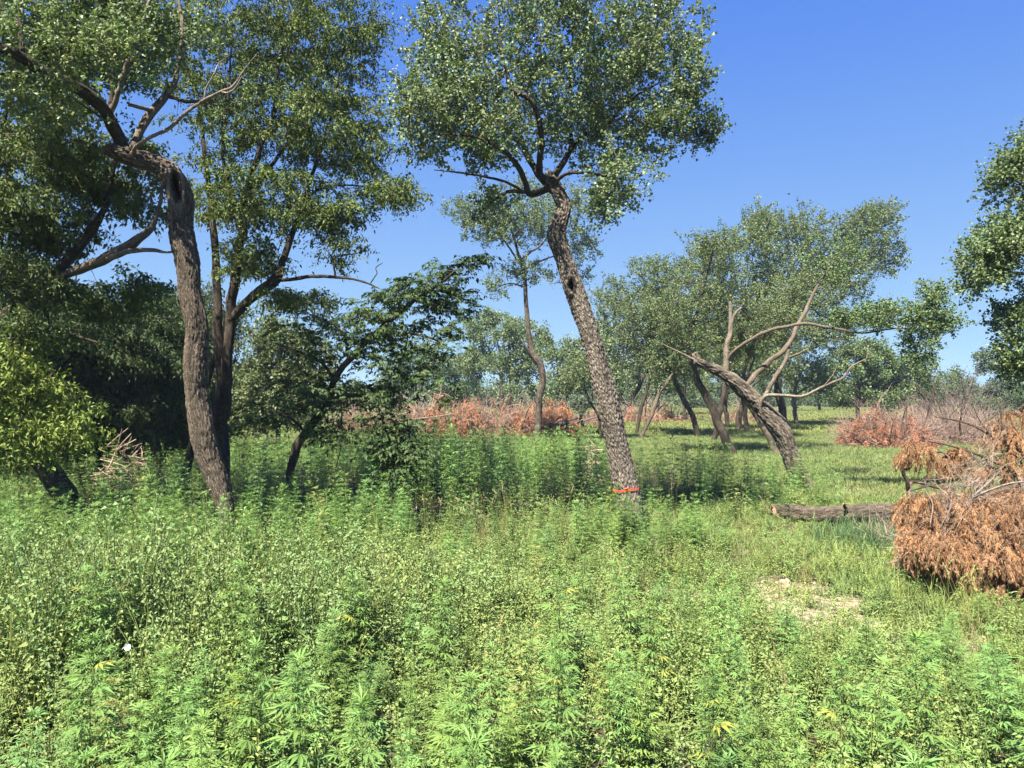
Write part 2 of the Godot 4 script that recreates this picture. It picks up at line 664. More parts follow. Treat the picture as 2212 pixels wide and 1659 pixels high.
# fill the crown: reach points spread through the blobs, each tied by a twig to the nearest wood, with leafy shoots along it
# blobs: [x, y, depth, half width, half height (both as seen), half depth in metres, reach points]
func crown(tree: Node3D, blobs: Array, skel: PackedVector3Array, opt: Dictionary):
	var o := tree.position
	var gap: float = opt.get("gap", 0.1)
	var gapf: float = opt.get("gapf", 1.4)
	var dens: float = opt.get("dens", 1.0)
	var pts := []
	for b in blobs:
		var c := at(b[0], b[1], b[2])
		var rx: float = b[3] * b[2] / F
		var ry: float = b[4] * b[2] / F
		var made := 0
		var tries := 0
		var want: float = b[6] * dens
		while made < want and tries < want * 6:
			tries += 1
			var u := unit() * pow(rng.randf(), 0.42) * rn(0.78, 1.22)
			var p := c + Vector3(u.x * rx, u.y * ry, u.z * b[5])
			if n_gap.get_noise_3d(p.x * gapf, p.y * gapf, p.z * gapf) < gap - 0.3:
				continue
			if p.y < gy(p.x, p.z) + 0.25:
				continue
			pts.append(p)
			made += 1
	# the nearest to the wood first
	var order := []
	for k in pts.size():
		var best := 1e9
		for j in range(0, skel.size(), 3):
			best = minf(best, pts[k].distance_squared_to(skel[j]))
		order.append([best, k])
	order.sort_custom(func(a, b): return a[0] < b[0])
	var nodes := skel.duplicate()
	var g := Geo.new()
	var kind: String = opt.kind
	var sc := [Scatter.new(), Scatter.new(), Scatter.new()]
	var col: Color = opt.color
	var size: float = opt.get("size", 1.0)
	var per: int = opt.get("per", 6)
	var spread: float = opt.get("spread", 0.13)
	var droop: float = opt.get("droop", 0.0)
	var tc: Color = opt.get("twig", Color(0.11, 0.09, 0.07))
	var thick: float = opt.get("thick", 1.0)
	for e in order:
		var p: Vector3 = pts[e[1]]
		var best := 1e9
		var from := p + Vector3(0, -0.5, 0)
		for q in nodes:
			var dd := p.distance_squared_to(q)
			if dd < best:
				best = dd
				from = q
		var d := p - from
		var len := d.length()
		var ctrl := from + d * 0.5 + Vector3(rn(-0.12, 0.12), rn(0.02, 0.16) + droop * 0.2, rn(-0.12, 0.12)) * len
		var steps := clampi(int(len / 0.22) + 2, 3, 9)
		var r0 := clampf(0.0035 + 0.009 * len, 0.004, 0.03) * thick
		var prev := from
		var tw := PackedVector3Array()
		for s in range(1, steps + 1):
			var t := float(s) / steps
			var q := from.lerp(ctrl, t).lerp(ctrl.lerp(p, t), t)
			if s < steps:
				q += unit() * len * 0.025
			stick(g, prev - o, q - o, lerpf(r0, 0.0028 * thick, float(s - 1) / steps), lerpf(r0, 0.0028 * thick, t), tc)
			nodes.append(q)
			tw.append(q)
			prev = q
		var tint := vary(col, opt.get("vary", 0.16), 0.06)
		var bear := per
		if len > 1.0:
			bear = int(per * 1.4)
		for s in bear:
			var t := 1.0 - pow(rng.randf(), 1.15) * minf(0.95, 1.1 / maxf(len, 0.3))
			var fi := clampf(t * (tw.size() - 1), 0.0, tw.size() - 1.001)
			var q := tw[int(fi)].lerp(tw[mini(int(fi) + 1, tw.size() - 1)], fi - int(fi))
			q += unit() * spread * size * rng.randf()
			var yd := (d / maxf(len, 0.01) * 0.8 + unit() * 0.75 + Vector3(0, 0.3 - droop, 0)).normalized()
			var bs: Basis
			var sz := size * rn(0.75, 1.25)
			if kind == "elm" or kind == "cedar" or kind == "broad" or kind == "tassel":
				var hz := Vector3(yd.x, 0, yd.z)
				if hz.length() < 0.1:
					hz = Vector3(1, 0, 0)
				bs = Basis.looking_at(-hz.normalized(), Vector3.UP).rotated(unit(), rn(-0.7, 0.7))
			else:
				bs = Basis(Quaternion(Vector3.UP, yd)).rotated(yd, rn(0, TAU))
			sc[rng.randi() % 3].put(Transform3D(bs.scaled(Vector3(sz, sz, sz)), q - o), vary(tint, 0.14, 0.05))
	if g.v.size() > 0:
		var tw := piece("twigs", g.mesh(), M.twig, tree)
		tw.set_meta("kind", "stuff")
	for k in 3:
		multi(opt.get("named", "foliage"), sc[k], SPRIG["%s_%d" % [kind, k]], opt.mat, tree)


func stick(g: Geo, a: Vector3, b: Vector3, ra: float, rb: float, col: Color):
	var d := (b - a)
	if d.length() < 0.001:
		return
	d = d.normalized()
	var s := d.cross(Vector3(0.31, 0.89, 0.33)).normalized()
	var t := s.cross(d)
	var sides := 4 if ra < 0.02 else 6
	var base := g.v.size()
	for k in sides:
		var an := TAU * k / sides
		var out := s * cos(an) + t * sin(an)
		g.v.append(a + out * ra)
		g.v.append(b + out * rb)
		g.n.append(out)
		g.n.append(out)
		g.c.append(col)
		g.c.append(col)
	for k in sides:
		var p := base + k * 2
		var q := base + ((k + 1) % sides) * 2
		g.i.append(p); g.i.append(q); g.i.append(p + 1)
		g.i.append(q); g.i.append(q + 1); g.i.append(p + 1)


# ==================================================================== ground

func sand(x: float, d: float) -> float:
	var n := n_ground.get_noise_2d(x * 9.0, d * 9.0) * 0.6 + n_ground.get_noise_2d(x * 17.0, d * 17.0 + 9.0) * 0.35
	var a := 1.25 - Vector2((x - 3.55) / 0.72, (d - 9.3) / 1.5).length() + n
	var b := 0.9 - Vector2((x - 2.9) / 1.4, (d - 12.9) / 1.0).length() + n * 1.6
	var c := 0.8 - Vector2((x - 4.5) / 0.5, (d - 7.9) / 0.7).length() + n * 1.6
	var e := 0.55 - Vector2((x - 2.0) / 0.7, (d - 9.8) / 0.7).length() + n * 1.8
	return clampf(maxf(maxf(a, b), maxf(c, e)) * 1.8, 0.0, 1.0)


func meadow(x: float, d: float) -> float:
	# 1 in the open grass on the right and behind, 0 in the weeds
	return smoothstep(0.0, 3.0, x - 3.2 - 0.02 * d) * smoothstep(13.0, 19.0, d)


func build_ground():
	var xs := []
	var ds := []
	var v := -420.0
	while v < 420.0:
		xs.append(v)
		v += clampf(absf(v) * 0.12 - 1.2, 0.15, 40.0)
	v = -12.0
	while v < 900.0:
		ds.append(v)
		v += clampf((absf(v) - 22.0) * 0.1, 0.15, 40.0) if v > 3.0 else 0.5
	var g := Geo.new()
	var nx := xs.size()
	var dirt := Color(0.1, 0.085, 0.055)
	var tan := Color(0.43, 0.355, 0.25)
	var thatch := Color(0.13, 0.15, 0.05)
	for d in ds:
		for x in xs:
			var s := sand(x, d) if absf(x) < 12.0 and d < 20.0 and d > 5.0 else 0.0
			var y := gy(x, -d)
			g.v.append(Vector3(x, y, -d))
			var c := dirt.lerp(thatch, meadow(x, d) * 0.9)
			if d > 40.0:
				c = c.lerp(Color(0.14, 0.17, 0.06), smoothstep(40.0, 60.0, d))
			g.c.append(c.lerp(tan, s))
			var e := 0.1
			g.n.append(Vector3(gy(x - e, -d) - gy(x + e, -d), 2.0 * e, gy(x, -d - e) - gy(x, -d + e)).normalized())
	for j in ds.size() - 1:
		for k in nx - 1:
			var a := j * nx + k
			g.i.append(a); g.i.append(a + nx); g.i.append(a + 1)
			g.i.append(a + 1); g.i.append(a + nx); g.i.append(a + nx + 1)
	var o := piece("ground", g.mesh(), M.soil, self)
	o.set_meta("kind", "structure")


# ==================================================================== trees

func bark_style(plate: Color, furrow: Color, wide := 0.05, tall := 0.12, deep := 0.0, lump := 0.12) -> Dictionary:
	return {"plate": plate, "furrow": furrow, "wide": wide, "tall": tall, "deep": deep, "lump": lump}


func foot_of(e: Array) -> Vector3:
	var p := at(e[0], e[1], e[2])
	return Vector3(p.x, gy(p.x, p.z), p.z)


func build_trees():
	var grey := Color(0.42, 0.365, 0.3)
	var dark := Color(0.075, 0.06, 0.048)
	var dull := Color(0.13, 0.108, 0.085)
	var pale := Color(0.46, 0.39, 0.31)
	var rough := bark_style(grey, dark, 0.042, 0.1, 0.026, 0.12)
	var ridged := bark_style(Color(0.27, 0.22, 0.165), dark, 0.035, 0.2, 0.02, 0.1)
	var plain := bark_style(dull, dark, 0.05, 0.2, 0.006, 0.12)
	var smooth := bark_style(Color(0.3, 0.25, 0.19), Color(0.15, 0.12, 0.09))
	var bleached := bark_style(pale, Color(0.17, 0.13, 0.1))
	var cw := Color(0.17, 0.225, 0.11)
	var t: Node3D
	var s: PackedVector3Array

	# --- the leaning cottonwood with the orange tape
	t = thing("cottonwood_tree", "tall leaning cottonwood with thick plated bark and a burnt knot hole in its trunk", "tree", foot_of([1377, 1193, 13.8, 0]))
	s = PackedVector3Array()
	limb(t, "trunk", [[1358, 1085, 13.8, 54], [1354, 1058, 13.8, 50], [1332, 956, 13.8, 47], [1318, 883, 13.8, 47], [1298, 810, 13.8, 45], [1278, 737, 13.8, 43], [1259, 682, 13.8, 42], [1239, 622, 13.8, 42], [1219, 555, 13.8, 38], [1203, 508, 13.8, 40], [1209, 480, 13.8, 34], [1218, 449, 13.8, 31], [1207, 418, 13.8, 30], [1191, 392, 13.8, 32], [1186, 375, 13.8, 20]], rough, s,
		{"root": true, "seg": 110, "step": 0.018, "bare": 0.96, "wander": 0.12, "holes": [[1233, 617, 13.6, 0.052, 0.125, 0.12, -0.1, 0.0, 0.022, Color(0.012, 0.01, 0.009), Color(0.05, 0.04, 0.032)]]})
	taped = last_path
	var upper := bark_style(Color(0.15, 0.125, 0.1), dark, 0.05, 0.2, 0.004, 0.12)
	limb(t, "limb", [[1190, 400, 13.8, 20], [1172, 411, 13.7, 16], [1141, 418, 13.5, 14], [1135, 391, 13.4, 12], [1113, 352, 13.2, 12], [1086, 324, 13.0, 10], [1047, 305, 12.9, 8], [1016, 293, 12.9, 6], [930, 289, 12.9, 3]], upper, s)
	limb(t, "branch", [[1141, 416, 13.5, 7], [1125, 410, 13.4, 6], [1086, 391, 13.2, 6], [1008, 375, 13.2, 5], [938, 367, 13.4, 2]], upper, s)
	limb(t, "branch", [[1137, 416, 13.5, 8], [1098, 414, 13.6, 8], [1066, 434, 13.8, 6], [1039, 457, 14.0, 3]], upper, s)
	limb(t, "limb", [[1182, 392, 13.8, 16], [1168, 372, 13.7, 14], [1168, 320, 13.4, 13], [1167, 273, 13.2, 12], [1148, 219, 13.0, 11], [1125, 203, 13.0, 10], [1102, 187, 13.0, 8], [1086, 117, 12.9, 5], [1078, 40, 12.9, 3], [1070, -80, 13.0, 2]], upper, s)
	limb(t, "limb", [[1184, 398, 13.9, 18], [1160, 370, 14.1, 15], [1141, 340, 14.3, 13], [1125, 297, 14.6, 11], [1106, 250, 14.8, 9], [1082, 211, 15.0, 7], [1047, 156, 15.2, 5], [1000, 60, 15.4, 3]], upper, s)
	limb(t, "limb", [[1192, 392, 13.8, 20], [1203, 371, 13.9, 15], [1219, 348, 14.0, 13], [1238, 316, 14.1, 12], [1270, 285, 14.1, 10], [1313, 266, 14.0, 8], [1344, 230, 13.9, 7], [1379, 203, 13.8, 5], [1438, 172, 13.7, 3]], upper, s)
	limb(t, "branch", [[1232, 322, 14.1, 9], [1234, 290, 14.3, 9], [1235, 234, 14.5, 8], [1231, 156, 14.6, 6], [1238, 78, 14.7, 4], [1250, -40, 14.8, 3]], upper, s)
	limb(t, "branch", [[1310, 267, 14.0, 7], [1367, 250, 13.7, 6], [1414, 273, 13.5, 4], [1477, 297, 13.4, 3], [1530, 290, 13.4, 2]], upper, s)
	limb(t, "branch", [[1198, 396, 13.7, 12], [1210, 385, 13.6, 9], [1231, 373, 13.4, 8], [1281, 375, 13.2, 6], [1344, 387, 13.1, 4], [1378, 388, 13.1, 2]], upper, s)
	crown(t, [[1190, 60, 13.8, 300, 90, 2.0, 150], [960, 110, 13.8, 70, 70, 1.2, 34], [1000, 220, 13.5, 110, 100, 1.6, 70], [930, 260, 13.2, 60, 50, 1.0, 26], [885, 230, 13.2, 36, 80, 0.8, 18], [1390, 60, 13.8, 90, 60, 1.4, 30], [1160, 180, 13.8, 180, 110, 2.2, 110], [1380, 160, 13.8, 140, 110, 1.7, 95], [1480, 210, 13.6, 55, 80, 1.0, 34], [1060, 310, 13.2, 110, 50, 1.3, 46], [920, 330, 13.2, 40, 30, 0.7, 12], [1260, 290, 14, 120, 70, 1.7, 62], [1420, 290, 13.5, 90, 45, 1.0, 34], [1520, 288, 13.4, 32, 20, 0.4, 12], [1340, 385, 13.2, 60, 34, 0.8, 26], [1318, 440, 13.2, 35, 42, 0.6, 20], [1180, -110, 14, 270, 120, 2.2, 110], [1060, 450, 13.9, 50, 24, 0.5, 10]], s,
		{"kind": "cottonwood", "mat": M.leaf, "color": cw, "per": 4, "gap": 0.17, "spread": 0.12, "dens": 1.25, "gapf": 2.2})

	# --- the hollow trunk on the left
	t = thing("cottonwood_tree", "left trunk bent sharply at a long hollow, with ridged bark", "tree", foot_of([500, 1256, 11.5, 0]))
	s = PackedVector3Array()
	limb(t, "trunk", [[487, 1105, 11.5, 38], [468, 1040, 11.5, 46], [447, 980, 11.5, 51], [432, 919, 11.5, 52], [425, 810, 11.5, 48], [421, 701, 11.5, 47], [408, 610, 11.5, 47], [396, 515, 11.5, 50], [386, 437, 11.5, 53], [374, 385, 11.5, 49], [341, 357, 11.5, 39], [292, 341, 11.4, 38], [255, 330, 11.3, 33], [232, 323, 11.2, 24]], ridged, s,
		{"root": true, "seg": 100, "step": 0.02, "bare": 0.97, "tip": 2, "holes": [[381, 402, 11.28, 0.075, 0.25, 0.14, 0.1, 0.12, 0.02, Color(0.05, 0.035, 0.024), Color(0.3, 0.24, 0.18)]]})
	limb(t, "limb", [[272, 335, 11.4, 30], [256, 300, 11.4, 28], [246, 277, 11.3, 27], [233, 248, 11.2, 27], [204, 215, 11.0, 29], [146, 179, 10.7, 29], [91, 153, 10.5, 26], [44, 124, 10.3, 25], [0, 104, 10.1, 23], [-120, 60, 9.8, 18], [-260, -20, 9.6, 8]], plain, s, {"seg": 24, "step": 0.05})
	limb(t, "branch", [[50, 130, 10.3, 12], [46, 90, 10.4, 11], [42, 40, 10.5, 9], [46, -60, 10.6, 5]], plain, s)
	limb(t, "branch", [[100, 165, 10.5, 9], [60, 165, 10.2, 8], [10, 160, 10.0, 7], [-80, 150, 9.9, 4]], plain, s)
	limb(t, "branch", [[236, 245, 11.2, 13], [242, 204, 11.3, 10], [244, 109, 11.5, 8], [246, 36, 11.6, 6], [250, -70, 11.7, 4]], plain, s)
	limb(t, "branch", [[240, 240, 11.2, 13], [254, 205, 11.1, 11], [270, 153, 11.0, 11], [299, 80, 10.9, 10], [317, 22, 10.8, 8], [340, -50, 10.8, 6]], bleached, s)
	limb(t, "limb", [[285, 335, 11.4, 22], [299, 296, 11.5, 17], [313, 259, 11.6, 19], [335, 233, 11.7, 18], [365, 200, 11.9, 15], [383, 153, 12.1, 9], [394, 66, 12.3, 8], [383, -20, 12.5, 5]], smooth, s)
	limb(t, "branch", [[362, 207, 11.9, 9], [401, 219, 11.7, 8], [427, 219, 11.6, 6], [470, 226, 11.5, 4]], smooth, s)
	limb(t, "branch", [[330, 240, 11.7, 10], [315, 236, 11.5, 9], [299, 231, 11.3, 9], [277, 226, 11.2, 7]], smooth, s, {"tip": 2})
	limb(t, "branch", [[286, 330, 11.3, 9], [298, 314, 11.1, 8], [328, 295, 11.0, 8], [365, 277, 10.9, 8], [401, 244, 10.8, 7], [437, 219, 10.8, 7], [474, 199, 10.7, 6], [503, 186, 10.7, 5], [529, 149, 10.7, 3], [558, 113, 10.7, 1.5]], bleached, PackedVector3Array())
	limb(t, "branch", [[440, 216, 10.8, 4], [446, 190, 10.8, 3.5], [462, 160, 10.8, 3], [472, 138, 10.9, 2.5], [495, 120, 10.9, 1.5]], bleached, PackedVector3Array())
	limb(t, "branch", [[478, 198, 10.7, 4], [492, 200, 10.6, 3.5], [508, 190, 10.5, 3], [520, 168, 10.5, 1.5]], bleached, PackedVector3Array())
	limb(t, "branch", [[232, 262, 11.2, 7], [190, 235, 11.0, 5], [160, 215, 10.8, 3], [120, 190, 10.7, 2]], smooth, s)
	crown(t, [[60, 50, 11.0, 140, 70, 0.8, 44], [180, 110, 10.2, 130, 60, 0.5, 22], [320, 90, 11.2, 80, 80, 0.5, 20], [50, 190, 10.2, 80, 40, 0.4, 10], [220, 60, 12.0, 120, 80, 0.8, 70], [120, 120, 11.5, 110, 50, 0.6, 28], [270, 150, 12.2, 70, 50, 0.6, 22], [370, 60, 12.8, 70, 80, 0.7, 30], [200, -80, 11, 220, 80, 1.3, 50], [120, 240, 10.8, 80, 50, 0.8, 22], [-120, 60, 9.9, 120, 140, 1.0, 40]], s,
		{"kind": "cottonwood", "mat": M.leaf, "color": Color(0.18, 0.235, 0.1), "per": 4, "gap": 0.1, "size": 1.0, "spread": 0.12, "dens": 1.5, "gapf": 2.2})

	# --- the twin-stemmed tree behind it
	t = thing("twin_stemmed_tree", "dark tree with two close stems behind the hollow trunk", "tree", foot_of([478, 1100, 16.5, 0]))
	s = PackedVector3Array()
	limb(t, "trunk", [[480, 1003, 16.5, 31], [479, 940, 16.5, 30], [478, 883, 16.5, 30], [475, 800, 16.5, 24], [470, 701, 16.5, 20], [467, 610, 16.5, 17], [463, 537, 16.5, 16], [452, 430, 16.6, 12], [441, 328, 16.7, 9], [432, 237, 16.9, 7], [415, 150, 17, 5]], plain, s, {"root": true, "bare": 0.6, "seg": 28, "step": 0.06})
	limb(t, "stem", [[484, 905, 16.5, 20], [489, 850, 16.4, 22], [491, 800, 16.4, 22], [497, 701, 16.4, 22], [507, 610, 16.3, 21], [521, 518, 16.3, 20], [526, 474, 16.2, 18], [533, 419, 16.2, 16], [547, 365, 16.1, 13], [569, 303, 16, 10], [590, 255, 16, 8], [600, 150, 16, 6], [630, 40, 16, 3]], plain, s, {"bare": 0.6, "seg": 28, "step": 0.06})
	limb(t, "stem", [[405, 1012, 16.8, 19], [414, 955, 16.8, 15], [428, 905, 16.7, 13], [450, 820, 16.6, 11], [470, 755, 16.5, 9]], plain, s, {"root": true, "bare": 0.9})
	limb(t, "limb", [[498, 690, 16.4, 20], [529, 655, 16.2, 20], [565, 628, 16.1, 23], [592, 608, 16, 24], [612, 560, 16.1, 15], [640, 480, 16.2, 12], [662, 420, 16.3, 10], [690, 330, 16.4, 7], [720, 230, 16.6, 5], [740, 120, 16.8, 3]], plain, s, {"seg": 24, "step": 0.06})
	limb(t, "limb", [[533, 419, 16.2, 11], [560, 390, 16.6, 10], [600, 340, 17, 8], [650, 260, 17.4, 6], [690, 160, 17.6, 4]], plain, s)
	limb(t, "limb", [[526, 470, 16.2, 10], [500, 420, 15.8, 9], [480, 330, 15.6, 8], [490, 230, 15.5, 6], [500, 100, 15.4, 4]], plain, s)
	limb(t, "branch", [[596, 604, 16, 10], [625, 604, 15.9, 8], [675, 597, 15.8, 8], [729, 599, 15.7, 7], [777, 606, 15.6, 5], [819, 623, 15.5, 2.5]], plain, PackedVector3Array())
	limb(t, "branch", [[724, 598, 15.7, 5], [722, 580, 15.7, 4.5], [720, 559, 15.7, 4], [745, 550, 15.7, 3.5], [772, 547, 15.8, 3], [801, 528, 15.8, 1.5]], plain, PackedVector3Array())
	limb(t, "branch", [[800, 612, 15.5, 3], [808, 600, 15.5, 3], [814, 590, 15.5, 2.5], [812, 578, 15.5, 2], [826, 568, 15.5, 1.5]], plain, PackedVector3Array())
	limb(t, "branch", [[720, 560, 15.7, 3], [712, 548, 15.6, 2.5], [700, 535, 15.6, 2]], plain, PackedVector3Array())
	limb(t, "branch", [[662, 425, 16.3, 6], [700, 405, 16.2, 5], [760, 400, 16.1, 4], [830, 412, 16, 3], [900, 430, 16, 2]], plain, s)
	var dk := Color(0.125, 0.17, 0.052)
	crown(t, [[560, 50, 16.5, 180, 100, 2.2, 110], [700, 120, 17, 130, 120, 2.2, 100], [650, 270, 16.5, 170, 110, 2.2, 120], [490, 200, 16.3, 110, 140, 2, 90], [770, 300, 16.6, 70, 90, 1.4, 50], [560, 430, 16, 130, 80, 1.8, 80], [700, 450, 16.4, 100, 70, 1.3, 46], [830, 410, 16.1, 85, 32, 0.8, 26], [640, 650, 15.9, 80, 34, 0.9, 24], [540, 560, 16.2, 70, 50, 1.0, 30], [740, 545, 16, 40, 40, 0.6, 8], [590, -120, 17, 230, 110, 2.4, 90], [790, 60, 17, 50, 60, 1.2, 18], [440, 420, 16.4, 60, 90, 1.2, 26]], s,
		{"kind": "broad", "mat": M.elm, "color": dk, "per": 4, "gap": 0.14, "spread": 0.12, "size": 1.05, "dens": 1.7, "gapf": 1.8})

	# --- the great tree out of frame on the left, reaching in
	t = thing("broad_tree", "broad dark tree reaching in from the left edge with rising limbs", "tree", foot_of([-330, 1150, 13.5, 0]))
	s = PackedVector3Array()
	limb(t, "trunk", [[-330, 1080, 13.5, 80], [-310, 940, 13.5, 70], [-250, 850, 13.4, 64], [-150, 775, 13.3, 52], [-60, 720, 13.2, 44], [0, 690, 13.1, 40], [36, 668, 13.1, 36], [91, 620, 13, 28], [157, 550, 13, 22], [200, 492, 13, 18], [226, 445, 13, 13], [240, 390, 13, 8], [260, 300, 13, 4]], plain, s, {"root": true, "bare": 0.5, "seg": 30, "step": 0.07})
	limb(t, "limb", [[70, 640, 13, 18], [130, 600, 12.8, 16], [190, 575, 12.6, 20], [237, 553, 12.5, 24], [284, 525, 12.4, 21], [321, 496, 12.4, 15], [345, 440, 12.5, 8], [350, 380, 12.6, 4]], smooth, s, {"seg": 20})
	limb(t, "branch", [[215, 562, 12.55, 14], [250, 553, 12.4, 13], [277, 543, 12.3, 12], [328, 540, 12.3, 9], [360, 545, 12.3, 5], [400, 540, 12.4, 3]], bleached, s)
	limb(t, "limb", [[-200, 810, 13.4, 40], [-90, 640, 13.2, 26], [-20, 560, 13, 18], [6, 480, 12.9, 15], [20, 380, 12.8, 12], [10, 260, 12.8, 8], [40, 150, 12.8, 4]], plain, s)
	limb(t, "limb", [[-250, 850, 13.4, 46], [-220, 640, 13.6, 36], [-170, 440, 13.8, 28], [-120, 240, 14, 18], [-60, 60, 14, 10], [0, -80, 14, 5]], plain, s)
	limb(t, "branch", [[95, 618, 13, 12], [105, 700, 12.8, 9], [150, 720, 12.6, 7], [210, 740, 12.5, 4]], plain, s)
	crown(t, [[40, 300, 13, 130, 90, 1.6, 70], [170, 350, 13, 100, 80, 1.4, 60], [60, 450, 12.8, 120, 80, 1.4, 66], [230, 400, 13.6, 80, 40, 0.9, 22], [90, 520, 13.4, 90, 50, 1.0, 30], [40, 590, 12.6, 90, 60, 1.2, 40], [300, 455, 13.2, 50, 30, 0.6, 12], [180, 650, 13.2, 130, 44, 1.0, 40], [60, 710, 12.4, 100, 40, 1.0, 30], [320, 610, 13.0, 50, 26, 0.6, 10], [80, 180, 13.4, 140, 70, 1.5, 40], [-200, 350, 13.5, 160, 250, 1.8, 80], [300, 350, 13.6, 70, 70, 1.0, 24]], s,
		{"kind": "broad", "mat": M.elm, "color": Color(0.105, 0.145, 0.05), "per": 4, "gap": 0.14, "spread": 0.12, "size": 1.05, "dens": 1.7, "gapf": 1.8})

	# --- near left: a sapling leaning in with bright leaves
	t = thing("leaning_sapling", "sapling with bright yellow-green leaves over its dark leaning trunk at the left edge", "tree", foot_of([170, 1180, 12.92, 0]))
	s = PackedVector3Array()
	limb(t, "trunk", [[150, 1075, 12.92, 46], [130, 1050, 12.92, 46], [106, 1022, 12.92, 46], [74, 985, 12.78, 44], [30, 935, 12.65, 42], [-50, 870, 12.38, 36], [-160, 790, 12.24, 26], [-260, 690, 12.24, 14]], plain, s, {"root": true, "bare": 0.3, "seg": 26, "step": 0.03})
	limb(t, "limb", [[34, 940, 12.65, 16], [50, 890, 12.24, 12], [85, 840, 11.97, 8], [120, 800, 11.83, 3]], plain, s)
	limb(t, "limb", [[-50, 870, 12.38, 16], [-20, 820, 12.10, 12], [10, 770, 11.97, 7], [30, 730, 11.83, 3]], plain, s)
	limb(t, "limb", [[80, 990, 12.78, 10], [120, 960, 12.38, 7], [150, 930, 12.24, 5], [190, 915, 12.10, 2]], plain, s)
	crown(t, [[10, 775, 11.97, 70, 34, 0.5, 26], [50, 830, 11.97, 80, 40, 0.6, 40], [0, 860, 12.10, 80, 40, 0.6, 30], [110, 880, 12.10, 60, 40, 0.5, 24], [60, 920, 11.97, 70, 28, 0.4, 20], [130, 945, 12.10, 40, 40, 0.35, 14], [-140, 820, 12.24, 130, 110, 1.0, 50], [20, 735, 12, 60, 24, 0.6, 12], [160, 900, 12, 50, 24, 0.4, 8], [190, 940, 12, 30, 20, 0.3, 6], [20, 940, 13.06, 90, 40, 0.4, 20]], s,
		{"kind": "broad", "mat": M.elm, "color": Color(0.19, 0.25, 0.055), "per": 6, "gap": 0.22, "spread": 0.34, "size": 1.0, "gapf": 1.8, "dens": 0.8})

	# --- the small leaning elm
	t = thing("leaning_elm", "small dark elm leaning right with drooping boughs that touch the hemp", "tree", foot_of([622, 1178, 14.5, 0]))
	s = PackedVector3Array()
	limb(t, "trunk", [[626, 1036, 14.5, 16], [637, 971, 14.5, 20], [659, 938, 14.5, 18], [690, 895, 14.5, 17], [710, 869, 14.5, 16], [724, 821, 14.5, 14], [754, 778, 14.4, 14], [808, 723, 14.3, 13], [863, 676, 14.2, 11], [899, 646, 14.1, 9], [954, 610, 14, 6], [1009, 562, 13.9, 2.5]], plain, s, {"root": true, "bare": 0.4, "seg": 20, "step": 0.05})
	limb(t, "limb", [[705, 872, 14.5, 10], [732, 858, 14.4, 9], [768, 854, 14.3, 9], [801, 861, 14.2, 9], [823, 894, 14.1, 8], [834, 931, 14, 6], [859, 985, 13.9, 3], [872, 1012, 13.9, 2]], plain, s)
	limb(t, "branch", [[724, 821, 14.5, 8], [690, 780, 14.4, 7], [644, 759, 14.3, 5], [590, 740, 14.2, 3]], plain, s)
	limb(t, "branch", [[808, 723, 14.3, 8], [870, 720, 14.1, 6], [930, 730, 13.9, 5], [985, 760, 13.8, 2]], plain, s)
	limb(t, "branch", [[660, 936, 14.5, 7], [630, 905, 14.3, 6], [590, 895, 14.1, 4], [550, 915, 14, 2]], plain, s)
	limb(t, "branch", [[735, 858, 14.4, 3], [738, 900, 14.2, 3], [737, 960, 14.1, 2.5], [726, 1010, 14.1, 2]], plain, s)
	limb(t, "branch", [[754, 778, 14.4, 8], [740, 720, 14.3, 6], [700, 690, 14.2, 4], [640, 670, 14.1, 2]], plain, s)
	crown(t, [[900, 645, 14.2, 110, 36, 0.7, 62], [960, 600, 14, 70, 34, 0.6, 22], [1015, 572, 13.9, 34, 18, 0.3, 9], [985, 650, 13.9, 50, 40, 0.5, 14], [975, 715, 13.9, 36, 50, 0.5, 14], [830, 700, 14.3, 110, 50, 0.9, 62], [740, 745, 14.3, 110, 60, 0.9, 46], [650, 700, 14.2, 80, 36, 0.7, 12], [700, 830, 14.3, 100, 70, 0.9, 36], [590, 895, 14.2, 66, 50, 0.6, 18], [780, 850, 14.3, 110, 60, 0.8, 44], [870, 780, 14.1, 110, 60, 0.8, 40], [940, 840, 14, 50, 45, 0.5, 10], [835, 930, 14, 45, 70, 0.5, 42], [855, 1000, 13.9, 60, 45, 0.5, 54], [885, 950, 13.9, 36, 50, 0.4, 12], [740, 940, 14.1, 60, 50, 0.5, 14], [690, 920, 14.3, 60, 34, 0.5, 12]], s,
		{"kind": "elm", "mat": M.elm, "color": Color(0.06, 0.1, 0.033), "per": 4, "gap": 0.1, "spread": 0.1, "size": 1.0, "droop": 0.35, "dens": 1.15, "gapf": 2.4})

	# --- the slender crooked tree in the middle distance
	t = thing("crooked_tree", "slender crooked cottonwood in front of the brown cedar heaps", "tree", foot_of([1160, 991, 36.60, 0]))
	s = PackedVector3Array()
	limb(t, "trunk", [[1161, 932, 36.60, 16], [1164, 867, 36.60, 15], [1171, 830, 36.60, 15], [1171, 797, 36.60, 15], [1163, 777, 36.60, 15], [1153, 765, 36.60, 13], [1146, 735, 36.60, 11], [1139, 694, 36.60, 10], [1137, 648, 36.60, 9], [1132, 591, 36.60, 9], [1125, 566, 36.60, 8], [1114, 529, 36.60, 6], [1098, 473, 36.60, 4], [1090, 420, 36.60, 2]], bark_style(Color(0.25, 0.21, 0.165), dark, 0.06, 0.25, 0.02, 0.1), s, {"root": true, "bare": 0.7, "seg": 24, "step": 0.07})
	limb(t, "stub", [[1160, 785, 36.48, 7], [1149, 772, 36.23, 6], [1138, 754, 35.99, 6], [1128, 735, 35.87, 5]], smooth, PackedVector3Array(), {"tip": 2})
